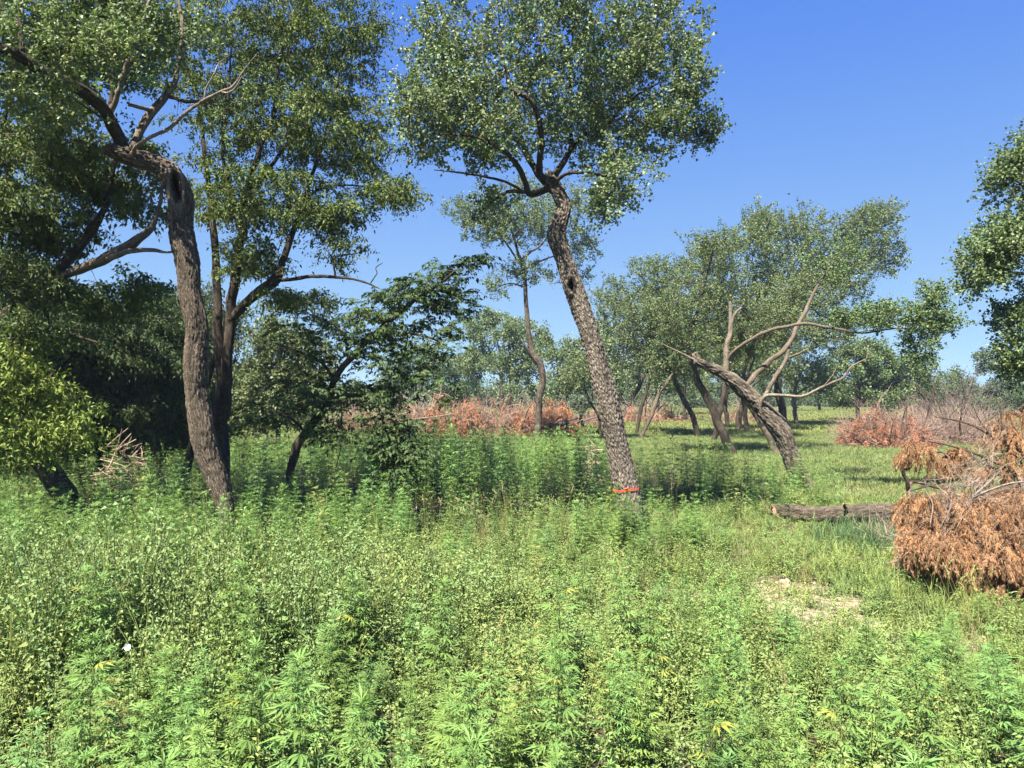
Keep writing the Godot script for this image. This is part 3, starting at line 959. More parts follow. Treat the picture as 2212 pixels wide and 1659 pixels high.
	limb(t, "branch", [[1125, 566, 36.60, 6], [1145, 545, 35.99, 5], [1166, 531, 35.38, 4], [1200, 490, 35.14, 2]], smooth, s)
	limb(t, "branch", [[1130, 586, 36.60, 6], [1152, 570, 37.21, 5], [1199, 553, 37.82, 3], [1250, 545, 38.43, 2]], smooth, s)
	limb(t, "branch", [[1122, 570, 36.60, 5], [1100, 535, 36.23, 4], [1078, 508, 35.99, 3], [1030, 480, 35.75, 1.5]], smooth, s)
	limb(t, "branch", [[1132, 620, 36.60, 4], [1100, 612, 36.11, 3], [1065, 625, 35.87, 2]], smooth, s)
	limb(t, "branch", [[1136, 606, 36.60, 3], [1160, 595, 36.11, 2], [1185, 605, 35.87, 1.5], [1195, 625, 35.75, 1]], bleached, PackedVector3Array())
	crown(t, [[1060, 480, 36.11, 85, 46, 1.6, 60], [1000, 455, 35.87, 45, 24, 0.9, 16], [1150, 490, 36.36, 90, 50, 1.8, 66], [1245, 530, 37.82, 45, 50, 1.2, 26], [1240, 600, 37.82, 36, 30, 0.9, 10], [1140, 590, 36.60, 60, 26, 1.2, 22], [1070, 620, 35.99, 26, 22, 0.6, 10], [1210, 450, 36.60, 80, 45, 1.6, 40], [1120, 420, 36.60, 90, 30, 1.6, 26]], s,
		{"kind": "cottonwood", "mat": M.leaf, "color": Color(0.15, 0.2, 0.09), "per": 4, "gap": 0.1, "size": 1.4, "spread": 0.14, "dens": 1.6})

	# --- the broken leaning tree on the right
	t = thing("broken_tree", "half-dead tree leaning left with snapped top, bare arched limbs and one leafy bough", "tree", foot_of([1756, 1096, 20, 0]))
	s = PackedVector3Array()
	var none := PackedVector3Array()
	limb(t, "trunk", [[1746, 1062, 20, 36], [1722, 1011, 20, 35], [1704, 967, 20, 38], [1683, 923, 20, 41], [1649, 887, 20, 38], [1617, 854, 20, 35], [1591, 828, 20, 31], [1562, 806, 20, 23], [1529, 792, 20, 20], [1505, 781, 20, 18], [1500, 764, 20, 11]], bark_style(Color(0.42, 0.36, 0.29), dark, 0.05, 0.3, 0.035, 0.12), s, {"root": true, "bare": 1.0, "seg": 72, "step": 0.03, "tip": 2})
	limb(t, "limb", [[1569, 812, 20, 13.2], [1567, 770, 20, 11.4], [1577, 723, 20, 11.4], [1580, 690, 20, 8.8], [1576, 652, 20, 6.2]], bleached, none, {"tip": 2, "seg": 14})
	limb(t, "branch", [[1579, 705, 20, 7.0], [1590, 676, 19.9, 7.0], [1602, 664, 19.9, 5.3]], bleached, none, {"tip": 2})
	limb(t, "limb", [[1570, 778, 20, 7.9], [1580, 764, 19.9, 7.0], [1598, 748, 19.8, 7.0], [1653, 717, 19.6, 7.0], [1697, 706, 19.5, 7.0], [1741, 699, 19.4, 7.0], [1781, 706, 19.3, 6.2], [1817, 712, 19.2, 5.3], [1864, 719, 19.1, 4.4], [1927, 710, 19, 3.5], [1974, 708, 19, 2.6], [2020, 690, 19, 1.3]], smooth, s, {"bare": 0.55, "seg": 12})
	limb(t, "limb", [[1612, 850, 20, 13.2], [1613, 834, 20, 11.4], [1624, 818, 20, 11.4], [1653, 788, 20.2, 11.4], [1697, 752, 20.4, 10.6], [1722, 704, 20.6, 9.7], [1741, 672, 20.7, 8.8], [1759, 631, 20.8, 6.2], [1784, 591, 21, 4.4], [1817, 540, 21.2, 1.8]], smooth, s, {"bare": 0.7, "seg": 14})
	limb(t, "limb", [[1645, 890, 20, 10.6], [1653, 857, 19.9, 9.7], [1675, 814, 19.8, 9.7], [1697, 777, 19.8, 7.9], [1705, 750, 19.8, 6.2]], bleached, none, {"tip": 2})
	limb(t, "branch", [[1702, 773, 19.8, 5.3], [1720, 766, 19.7, 5.3], [1746, 754, 19.6, 3.5]], smooth, none, {"tip": 2})
	limb(t, "limb", [[1644, 892, 19.9, 8.8], [1644, 872, 19.8, 7.9], [1655, 855, 19.7, 7.9], [1690, 854, 19.5, 7.0], [1733, 856, 19.3, 6.2], [1762, 843, 19.2, 5.3], [1784, 832, 19.1, 5.3], [1824, 814, 19, 4.4], [1838, 793, 18.9, 3.5], [1885, 768, 18.8, 1.3]], bleached, none)
	limb(t, "branch", [[1781, 832, 19.1, 2.6], [1799, 810, 19, 2.2], [1809, 788, 19, 1.3]], bleached, none)
	limb(t, "branch", [[1872, 774, 18.8, 2.2], [1876, 755, 18.8, 1.8], [1868, 735, 18.8, 1.1]], bleached, none)
	limb(t, "branch", [[1512, 784, 20, 4.4], [1490, 772, 20, 3.5], [1450, 752, 20.1, 2.6], [1420, 738, 20.2, 1.3]], bleached, none)
	crown(t, [[1990, 690, 19, 55, 34, 0.7, 34], [1905, 688, 19.1, 65, 26, 0.7, 30], [2015, 645, 19, 26, 24, 0.4, 12], [1988, 745, 19, 32, 28, 0.4, 14], [1835, 690, 19.3, 45, 22, 0.6, 14], [2045, 700, 19, 20, 14, 0.3, 6], [1800, 570, 21, 70, 60, 1.0, 24]], s,
		{"kind": "cottonwood", "mat": M.leaf, "color": Color(0.135, 0.2, 0.08), "per": 4, "gap": 0.05, "spread": 0.12, "size": 1.0, "dens": 1.6})

	# --- the grove on the right
	var gv := "leaning cottonwoods of the right-hand grove"
	var gw := Color(0.145, 0.19, 0.08)
	grove_tree("dark cottonwood at the grove's left edge, leaning right", [[1342, 909, 38, 10], [1362, 867, 38, 9.5], [1385, 826, 38, 9], [1402, 780, 38, 7], [1410, 720, 38, 5], [1400, 650, 38, 3]], [[1390, 770, 38, 70, 50, 2, 40], [1340, 740, 38, 60, 50, 2, 36], [1330, 660, 37, 50, 60, 2, 40], [1420, 690, 38, 70, 60, 2, 40]], plain, gw, gv)
	grove_tree("dark cottonwood leaning right just behind the taped trunk", [[1328, 896, 41, 9], [1339, 859, 41, 9], [1349, 828, 41, 8], [1352, 790, 41, 6], [1340, 720, 41, 3]], [[1320, 800, 41, 50, 40, 2, 26], [1370, 820, 41, 60, 30, 2, 22], [1300, 720, 41, 30, 40, 1.5, 18]], plain, gw, gv)
	grove_tree("thin upright-leaning trunk, first of the close pair left of the grove", [[1375, 940, 34, 7.5], [1380, 910, 34, 8], [1386, 879, 34, 8], [1403, 826, 34, 7], [1415, 770, 34, 5], [1430, 700, 34, 3]], [[1420, 740, 34, 70, 60, 2, 44], [1380, 690, 34, 60, 60, 2, 40]], plain, gw, gv)
	grove_tree("thin pale trunk leaning right, second of the close pair left of the grove", [[1384, 948, 33, 8.5], [1405, 900, 33, 9], [1425, 849, 33, 9], [1441, 826, 33, 8], [1470, 780, 33, 6], [1480, 700, 33, 4], [1470, 620, 33, 2]], [[1480, 760, 33, 70, 50, 2, 44], [1440, 640, 33, 70, 70, 2, 56], [1400, 600, 33, 40, 40, 1.5, 20]], smooth, gw, gv)
	grove_tree("dark curved trunk leaning left in the middle of the grove", [[1510, 945, 36, 13], [1499, 910, 36, 12], [1481, 869, 36, 11], [1466, 841, 36, 10], [1453, 816, 36, 9], [1440, 770, 36, 7], [1450, 690, 36, 4]], [[1450, 800, 36, 60, 34, 2, 28], [1500, 700, 36, 70, 60, 2, 44], [1520, 600, 35, 60, 70, 2, 46]], plain, gw, gv)
	grove_tree("stout dark trunk leaning left, foremost of the grove", [[1586, 985, 26, 17], [1563, 940, 26, 19], [1545, 897, 26, 18], [1527, 861, 26, 16], [1509, 826, 26, 15], [1497, 793, 26, 13], [1490, 740, 26, 10], [1510, 660, 26, 7], [1530, 580, 26, 5], [1550, 510, 26, 2]], [[1500, 740, 26, 90, 45, 1.6, 46], [1560, 640, 26, 80, 70, 2, 70], [1540, 540, 26, 60, 50, 1.5, 40], [1440, 680, 26, 60, 50, 1.4, 36], [1610, 720, 26, 60, 50, 1.5, 36]], plain, gw, gv)
	grove_tree("dark trunk leaning right behind the foremost of the grove", [[1541, 955, 34, 12], [1548, 925, 34, 12], [1556, 889, 34, 12], [1565, 841, 34, 10], [1580, 780, 34, 8], [1600, 690, 34, 5], [1620, 600, 34, 3]], [[1600, 760, 34, 70, 50, 2, 44], [1640, 640, 34, 70, 60, 2, 50], [1620, 540, 34, 60, 60, 2, 44], [1640, 480, 34, 36, 30, 1.2, 18]], plain, gw, gv)
	grove_tree("slim bent trunk seen between two darker ones in the grove", [[1575, 930, 42, 9], [1568, 887, 42, 9], [1570, 846, 42, 9], [1582, 800, 42, 7], [1590, 720, 42, 4]], [[1570, 800, 42, 60, 40, 2, 30], [1560, 720, 42, 60, 50, 2, 30]], plain, gw, gv)
	grove_tree("left one of two upright trunks standing side by side in the grove", [[1595, 933, 40, 14], [1598, 900, 40, 13], [1605, 861, 40, 13], [1612, 800, 40, 9], [1620, 720, 40, 5]], [[1620, 790, 40, 60, 40, 2, 34], [1660, 730, 40, 60, 50, 2, 34]], plain, gw, gv)
	grove_tree("right one of two upright trunks standing side by side in the grove", [[1611, 936, 39, 10], [1610, 892, 39, 10], [1608, 850, 39, 9], [1625, 780, 39, 6], [1650, 700, 39, 3]], [[1680, 790, 39, 50, 40, 2, 26], [1690, 680, 39, 60, 50, 2, 34]], plain, gw, gv)
	grove_tree("pale sunlit trunk leaning left close behind the broken tree", [[1680, 983, 25, 14], [1659, 943, 25, 14], [1634, 900, 25, 12], [1618, 874, 25, 11], [1605, 840, 25, 9], [1620, 760, 25, 7], [1660, 690, 25, 4]], [[1660, 690, 25, 70, 40, 1.3, 36], [1720, 640, 25.5, 70, 50, 1.5, 44], [1610, 760, 25, 50, 30, 1.1, 20]], smooth, gw, gv)
	grove_tree("big straight dark trunk at the grove's right side with the tallest crown", [[1694, 927, 30, 17], [1687, 887, 30, 16], [1682, 828, 30, 16], [1679, 785, 30, 14], [1690, 720, 30, 11], [1720, 640, 30, 9], [1770, 560, 30, 6], [1830, 480, 30, 3]], [[1720, 720, 30, 90, 50, 2, 60], [1790, 620, 29.5, 90, 70, 2.2, 90], [1740, 510, 30, 60, 60, 1.8, 54], [1850, 530, 29.5, 80, 60, 1.8, 70], [1890, 475, 29.5, 50, 36, 1.2, 34], [1800, 720, 29.5, 50, 40, 1.3, 26], [1700, 580, 30, 60, 60, 1.6, 40], [1660, 490, 30, 40, 34, 1.2, 20], [1920, 560, 29.5, 30, 34, 0.8, 16]], plain, gw, gv)
	grove_tree("pale slender trunk standing alone right of the grove", [[1720, 922, 48, 9], [1716, 880, 48, 9], [1715, 855, 48, 9], [1722, 828, 48, 7], [1740, 780, 48, 4]], [[1730, 800, 48, 50, 40, 2, 28], [1770, 830, 48, 40, 30, 1.8, 16]], bleached, gw, gv)
	grove_tree("thin dark sapling with bare lower twigs beside the taped trunk", [[1298, 942, 28, 6], [1293, 900, 28, 5.5], [1278, 874, 28, 5], [1266, 850, 28, 4], [1258, 800, 28, 3]], [[1250, 810, 28, 40, 40, 1.0, 22], [1285, 800, 28, 34, 30, 1.0, 12]], plain, gw, gv)

	# --- the tree out of frame on the right
	t = thing("cottonwood_tree", "leafy cottonwood boughs reaching in from the right edge against the sky", "tree", foot_of([2560, 1250, 15, 0]))
	s = PackedVector3Array()
	limb(t, "trunk", [[2560, 1150, 15, 60], [2540, 900, 15, 50], [2500, 700, 15, 42], [2440, 500, 15, 30], [2400, 300, 15, 20], [2380, 100, 15, 10]], plain, s, {"root": true, "bare": 0.4})
	limb(t, "limb", [[2510, 730, 15, 24], [2400, 650, 14.7, 17], [2300, 612, 14.4, 10], [2212, 592, 14.2, 6], [2165, 583, 14.1, 4], [2110, 570, 14, 2]], smooth, s)
	limb(t, "limb", [[2450, 530, 15, 22], [2360, 450, 14.6, 14], [2270, 420, 14.4, 8], [2190, 390, 14.2, 3]], smooth, s)
	limb(t, "limb", [[2530, 850, 15, 22], [2400, 790, 14.6, 14], [2290, 760, 14.3, 8], [2200, 740, 14.1, 3]], smooth, s)
	crown(t, [[2190, 395, 14.2, 44, 50, 0.7, 34], [2225, 330, 14.2, 34, 50, 0.7, 24], [2150, 550, 14, 62, 42, 0.7, 50], [2120, 600, 14, 50, 26, 0.5, 20], [2200, 500, 14.2, 50, 50, 0.8, 36], [2190, 690, 14.1, 26, 30, 0.5, 16], [2200, 760, 14.1, 40, 36, 0.5, 22], [2190, 800, 14.2, 34, 20, 0.4, 8], [2310, 480, 14.6, 90, 200, 1.6, 120], [2300, 720, 14.4, 80, 90, 1.2, 50], [2430, 250, 15, 140, 200, 2, 80]], s,
		{"kind": "cottonwood", "mat": M.leaf, "color": Color(0.135, 0.19, 0.078), "per": 4, "gap": 0.12, "spread": 0.12, "size": 1.0, "gapf": 2.2, "dens": 1.5})


func grove_tree(label: String, path: Array, blobs: Array, st: Dictionary, col: Color, group: String):
	# the foot shows on level ground, which gives the distance
	var k0: float = EYE.y * F / (path[0][1] - 845.0) / path[0][2]
	for e in path:
		e[2] *= k0
	for b in blobs:
		b[2] *= k0
		b[5] *= k0
	var t := thing("cottonwood_tree", label, "tree", foot_of(path[0]), group)
	var s := PackedVector3Array()
	limb(t, "trunk", path, st, s, {"root": true, "bare": 0.55, "seg": 16, "step": 0.1})
	# two or three limbs from the upper trunk into the crown
	for b in blobs:
		var k: int = path.size() - 2 - (rng.randi() % 2)
		var a: Array = path[k]
		var mid := [lerpf(a[0], b[0], 0.5), lerpf(a[1], b[1], 0.45) - 6.0, lerpf(a[2], b[2], 0.5) + rn(-0.5, 0.5), a[3] * 0.42]
		limb(t, "limb", [[a[0], a[1], a[2], a[3] * 0.6], mid, [b[0], b[1], b[2] + rn(-0.6, 0.6), 1.6]], st, s)
	crown(t, blobs, s, {"kind": "cottonwood", "mat": M.leaf, "color": vary(col, 0.1), "per": 4, "gap": 0.12, "size": 1.25 * path[0][2] / 32.0, "spread": 0.15, "thick": 1.2, "dens": 1.9})


# ==================================================================== far trees and shrubs

func far_tree(called: String, label: String, category: String, group: String, x: float, y: float, d: float, trunk_w: float, blobs: Array, col: Color, kind := "tuft", size := 2.0, per := 5, stems := 1, gap := 0.1):
	var t := thing(called, label, category, foot_of([x, y, d, 0]), group)
	var s := PackedVector3Array()
	var st := bark_style(Color(0.12, 0.1, 0.08), Color(0.06, 0.05, 0.04))
	var top := 1e9
	for b in blobs:
		top = minf(top, b[1] - b[4] * 0.4)
	for k in stems:
		var lean := 0.0 if stems == 1 else (k - (stems - 1) * 0.5) * 14.0
		limb(t, "trunk" if k == 0 else "stem", [[x + lean * 0.2, y, d, trunk_w], [x + lean * 0.8 + rn(-2, 2), lerpf(y, top, 0.35), d, trunk_w * 0.75], [x + lean * 1.6 + rn(-6, 6), lerpf(y, top, 0.7), d, trunk_w * 0.45], [x + lean * 2.4, top, d, trunk_w * 0.15]], st, s, {"root": true, "bare": 0.25, "seg": 8})
	for b in blobs:
		var k := rn(0.25, 0.6)
		limb(t, "limb", [[x, lerpf(y, top, k), d, trunk_w * 0.5], [lerpf(x, b[0], 0.5), lerpf(lerpf(y, top, k), b[1], 0.5), d, trunk_w * 0.32], [b[0], b[1], b[2], trunk_w * 0.12]], st, s, {"seg": 6})
	crown(t, blobs, s, {"kind": kind, "mat": M.leaf if kind == "tuft" else M.elm, "color": col, "per": per, "gap": gap, "size": size, "spread": 0.2, "thick": 1.6, "gapf": 0.8, "dens": 1.6})


func build_far_trees():
	var g1 := "trees along the far side of the clearing"
	var mid := Color(0.14, 0.19, 0.085)
	# behind the crooked tree
	far_tree("cottonwood_tree", "far cottonwood with a straight dark trunk behind the cedar heaps", "tree", g1, 1103, 872, 70, 9, [[1110, 720, 70, 60, 36, 2.5, 44], [1150, 770, 70, 46, 40, 2.5, 36], [1090, 790, 70, 60, 34, 2.5, 30], [1175, 730, 70, 26, 24, 1.5, 12], [1130, 830, 70, 50, 30, 2.5, 20]], mid)
	far_tree("cottonwood_tree", "far cottonwood whose dark trunk leans left behind the cedar heaps", "tree", g1, 1084, 870, 73, 9, [[1035, 715, 73, 34, 34, 2.5, 30], [1050, 770, 73, 50, 36, 2.5, 30], [1065, 690, 73, 26, 24, 2, 14], [1020, 790, 73, 40, 40, 2.5, 24]], mid)
	far_tree("bushy_tree", "low bushy tree left of the far cottonwoods", "tree", g1, 985, 872, 78, 7, [[985, 800, 78, 50, 44, 3, 40], [940, 820, 78, 46, 40, 3, 30], [1010, 840, 78, 40, 30, 3, 20]], Color(0.095, 0.15, 0.055))
	far_tree("bushy_tree", "pale green bushy tree behind the drooping elm", "tree", g1, 900, 872, 70, 7, [[890, 790, 70, 60, 50, 3, 44], [850, 830, 70, 50, 40, 3, 26], [930, 770, 70, 40, 40, 3, 24]], Color(0.1, 0.15, 0.06))
	far_tree("bushy_tree", "bushy tree seen between the crooked tree and the taped trunk", "tree", g1, 1225, 876, 64, 7, [[1225, 770, 64, 50, 40, 2.6, 40], [1250, 820, 64, 60, 40, 2.6, 40], [1200, 830, 64, 40, 36, 2.6, 26], [1290, 740, 64, 34, 34, 2, 20], [1310, 800, 64, 40, 40, 2, 24]], mid)
	far_tree("bushy_tree", "grey-green rounded bush near the small wooden frame", "bush", g1, 1255, 893, 50, 4, [[1252, 872, 50, 26, 20, 1.2, 26]], Color(0.11, 0.15, 0.1), "tuft", 1.3, 5, 3)
	far_tree("bushy_tree", "far tree filling the gap under the grove crowns", "tree", g1, 1420, 884, 80, 8, [[1420, 800, 80, 80, 40, 3, 44], [1350, 830, 80, 60, 36, 3, 28], [1480, 830, 80, 60, 36, 3, 28]], mid)
	far_tree("bushy_tree", "far tree closing the view behind the grove's middle trunks", "tree", g1, 1560, 884, 85, 8, [[1560, 800, 85, 80, 40, 3, 44], [1640, 820, 85, 70, 40, 3, 36], [1500, 840, 85, 60, 30, 3, 20]], mid)
	far_tree("bushy_tree", "dark upright trunk at the meadow's end behind the grove", "tree", g1, 1478, 897, 62, 9, [[1478, 790, 62, 60, 50, 2, 36], [1440, 830, 62, 40, 26, 2, 14]], mid)
	# right side
	far_tree("cottonwood_tree", "round-crowned cottonwood standing free in the meadow right of the grove", "tree", g1, 1853, 912, 64, 10, [[1850, 790, 64, 70, 46, 2.6, 56], [1920, 800, 64, 60, 50, 2.6, 46], [1975, 810, 64, 48, 46, 2.4, 36], [1800, 840, 64, 46, 40, 2.2, 30], [1900, 860, 64, 70, 34, 2.4, 30], [1990, 860, 64, 36, 30, 2, 16], [1880, 760, 64, 50, 26, 2, 20]], Color(0.12, 0.17, 0.065), "tuft", 2.0, 6)
	far_tree("bushy_tree", "low far tree between the grove and the round-crowned cottonwood", "tree", g1, 1770, 886, 95, 7, [[1760, 830, 95, 60, 40, 3, 40], [1720, 850, 95, 50, 30, 3, 20]], mid)
	far_tree("bushy_tree", "light green far tree right of the round-crowned cottonwood", "tree", g1, 2050, 880, 80, 7, [[2040, 840, 80, 50, 30, 3, 34], [2080, 850, 80, 46, 30, 3, 26], [2060, 815, 80, 26, 20, 2, 10]], Color(0.11, 0.155, 0.07))
	far_tree("cottonwood_tree", "grey-green far tree with a flat top near the right edge", "tree", g1, 2165, 880, 75, 9, [[2160, 790, 75, 44, 26, 2.5, 30], [2200, 800, 75, 36, 24, 2.5, 22], [2180, 840, 75, 60, 30, 2.5, 30], [2130, 770, 75, 20, 14, 1.5, 8]], Color(0.1, 0.14, 0.075))
	far_tree("bushy_tree", "dark far bush at the right edge above the cedar", "bush", g1, 2250, 900, 70, 7, [[2210, 870, 70, 40, 34, 2.5, 34], [2270, 850, 70, 60, 50, 2.5, 40], [2140, 875, 72, 40, 22, 2, 16]], Color(0.075, 0.115, 0.045))
	# more of the treeline beyond, wide enough to close the horizon
	var rows := [[540, 110, "just right of the twin stems"], [660, 100, "behind the right side of the willow bush"], [760, 92, "behind the small elm's trunk"], [860, 110, "behind the elm's hanging bough"], [960, 120, "above the left end of the cedar row"], [1060, 110, "left of the far leaning cottonwood"], [1160, 125, "right behind the crooked trunk"], [1300, 118, "behind the middle of the taped trunk"], [1400, 130, "between the taped trunk and the grove"], [1520, 120, "beneath the grove's left crowns"], [1640, 130, "beneath the grove's right crowns"], [1740, 140, "just right of the grove"], [1840, 128, "behind the round-crowned cottonwood's left side"], [1930, 140, "behind the round-crowned cottonwood's right side"], [2020, 132, "left of the flat-topped far tree"], [2110, 140, "behind the bare grey brush"], [2200, 128, "where the horizon meets the right edge"]]
	for r in rows:
		var x: float = r[0]
		var d: float = r[1]
		var h := rn(26, 46)
		if x < 700:
			h *= 2.0
		far_tree("horizon_tree", "hazy distant green tree %s" % r[2], "tree", "trees of the distant line", x, 882, d, 5, [[x, 880 - h * 0.62, d, rn(50, 70), h * 0.6, 4, 30], [x + rn(-40, 40), 870 - h * 0.2, d, 64, h * 0.5, 4, 26], [x + rn(-20, 20), 876, d, 66, 12, 4, 18]], vary(Color(0.115, 0.155, 0.075), 0.15), "tuft", 3.4, 5)
	# left: dim thicket behind the trunks
	var g2 := "thicket behind the left trunks"
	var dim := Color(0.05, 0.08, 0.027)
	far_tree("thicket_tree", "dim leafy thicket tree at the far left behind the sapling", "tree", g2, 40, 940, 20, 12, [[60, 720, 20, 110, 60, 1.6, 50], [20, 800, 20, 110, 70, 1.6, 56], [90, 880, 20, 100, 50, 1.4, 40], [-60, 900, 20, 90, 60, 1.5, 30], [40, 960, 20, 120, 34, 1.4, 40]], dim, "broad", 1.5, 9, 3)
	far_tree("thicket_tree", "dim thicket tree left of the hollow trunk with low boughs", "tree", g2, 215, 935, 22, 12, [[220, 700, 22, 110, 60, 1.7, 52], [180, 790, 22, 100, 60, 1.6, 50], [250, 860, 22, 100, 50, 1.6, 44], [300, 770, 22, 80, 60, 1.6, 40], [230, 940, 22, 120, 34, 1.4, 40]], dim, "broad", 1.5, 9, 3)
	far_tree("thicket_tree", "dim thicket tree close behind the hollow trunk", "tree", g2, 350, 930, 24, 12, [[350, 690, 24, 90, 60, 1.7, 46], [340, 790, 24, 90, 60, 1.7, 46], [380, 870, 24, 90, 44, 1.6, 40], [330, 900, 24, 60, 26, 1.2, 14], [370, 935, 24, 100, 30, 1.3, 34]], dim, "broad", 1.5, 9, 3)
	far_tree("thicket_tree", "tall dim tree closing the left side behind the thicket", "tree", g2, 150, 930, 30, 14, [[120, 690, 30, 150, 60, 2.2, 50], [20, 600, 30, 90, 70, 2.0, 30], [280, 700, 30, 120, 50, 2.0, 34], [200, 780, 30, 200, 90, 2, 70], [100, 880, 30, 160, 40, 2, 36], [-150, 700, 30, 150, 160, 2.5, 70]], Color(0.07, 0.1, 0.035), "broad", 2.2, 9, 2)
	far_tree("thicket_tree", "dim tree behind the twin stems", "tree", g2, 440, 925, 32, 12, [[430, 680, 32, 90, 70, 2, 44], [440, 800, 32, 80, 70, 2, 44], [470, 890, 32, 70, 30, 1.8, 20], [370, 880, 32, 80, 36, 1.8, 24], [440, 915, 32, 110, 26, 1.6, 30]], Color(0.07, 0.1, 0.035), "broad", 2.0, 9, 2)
	far_tree("willow_bush", "grey-green rounded willow bush behind the small elm", "bush", g2, 600, 915, 31, 8, [[600, 740, 31, 90, 50, 1.9, 60], [570, 820, 31, 80, 60, 1.9, 56], [660, 800, 31, 80, 60, 1.9, 50], [620, 880, 31, 110, 34, 1.8, 40], [540, 880, 31, 50, 30, 1.6, 16], [600, 915, 31, 120, 22, 1.6, 30]], Color(0.115, 0.145, 0.06), "tuft", 1.2, 7, 4, 0.0)


# ==================================================================== brush heaps

# a heap of felled cedar: big branches as parts, fine twigs, and brown sprays
func heap(called: String, label: String, x: float, top_y: float, d: float, w: float, deep: float, n_branch: int, n_twig: int, n_spray: int, col: Color, wood: Color, size := 1.0, group := "", kind := "cedar"):
	if kind == "cedar" and n_spray > 100:
		n_twig = int(n_twig * 2.2)
		n_branch = int(n_branch * 1.5)
		n_spray = int(n_spray * 0.8)
	var foot := foot_of([x, 1000, d, 0])
	var t := thing(called, label, "brush heap", foot, group)
	var rx := w * d / F
	var ry := at(x, top_y, d).y - foot.y
	for k in n_branch:
		var g := Geo.new()
		var u := Vector3(rn(-0.8, 0.8) * rx, 0, rn(-0.8, 0.8) * deep)
		u.y = gy(foot.x + u.x, foot.z + u.z) - foot.y + rn(0.0, 0.35) * ry
		var dir := Vector3(rn(-1, 1), rn(0.0, 1.1), rn(-0.6, 0.6)).normalized()
		var len := rn(0.5, 1.15) * minf(rx, ry * 1.8) * 1.2
		var pts := []
		var p := u - dir * len * 0.3
		p.y = maxf(p.y, 0.03)
		var r0 := rn(0.02, 0.05) * size
		for s in 6:
			pts.append([p, lerpf(r0, 0.006, s / 5.0)])
			p += dir * len * 0.24
			dir = (dir + unit() * 0.22).normalized()
			p.y = maxf(p.y, 0.03)
		var sm := smooth_path(pts, 0.12)
		tube(g, sm[0], sm[1], 7, {"plate": vary(wood, 0.25), "furrow": wood * 0.6})
		piece("branch", g.mesh(), M.bark, t)
	var gt := Geo.new()
	var sc := [Scatter.new(), Scatter.new(), Scatter.new()]
	for k in n_twig + n_spray:
		var a := rn(0, TAU)
		var q := sqrt(rng.randf())
		var px := cos(a) * q * rx
		var pz := sin(a) * q * deep
		var top := ry * sqrt(maxf(0.0, 1.0 - q * q)) * (0.72 + 0.8 * n_gap.get_noise_2d((foot.x + px) * 0.7, (foot.z + pz) * 0.7))
		var py := gy(foot.x + px, foot.z + pz) - foot.y + top * (1.0 - pow(rng.randf(), 1.5) * 0.95)
		var p := Vector3(px, py, pz)
		var out := Vector3(px / maxf(rx, 0.1), 0.55, pz / maxf(deep, 0.1) + 0.15).normalized()
		if k < n_twig:
			var dir := (out + unit() * 0.9).normalized()
			var c := vary(wood * 1.1, 0.35, 0.05)
			var r := rn(0.005, 0.012) * size
			for s in 4:
				var e := p + dir * rn(0.12, 0.26) * size
				e.y = maxf(e.y, 0.02)
				stick(gt, p, e, r, r * 0.75, c)
				if s > 0 and rng.randf() < 0.7:
					stick(gt, e, e + (dir + unit() * 0.8).normalized() * 0.2 * size, r * 0.6, r * 0.3, c)
				p = e
				r *= 0.75
				dir = (dir + unit() * 0.3).normalized()
		else:
			var hz := (Vector3(out.x, 0, out.z) + Vector3(rn(-0.8, 0.8), 0, rn(-0.8, 0.8))).normalized()
			if hz.length() < 0.1:
				hz = Vector3.RIGHT
			var bs := Basis.looking_at(-hz, Vector3.UP).rotated(unit(), rn(-0.6, 0.6))
			var s2 := size * rn(0.7, 1.35)
			sc[rng.randi() % 3].put(Transform3D(bs.scaled(Vector3(s2, s2, s2)), p), vary(col, 0.22, 0.08))
	if n_twig > 0:
		var tw := piece("twigs", gt.mesh(), M.twig, t)
		tw.set_meta("kind", "stuff")
	for k in 3:
		multi("foliage", sc[k], SPRIG["%s_%d" % [kind, k]], M.dry, t)
	return t


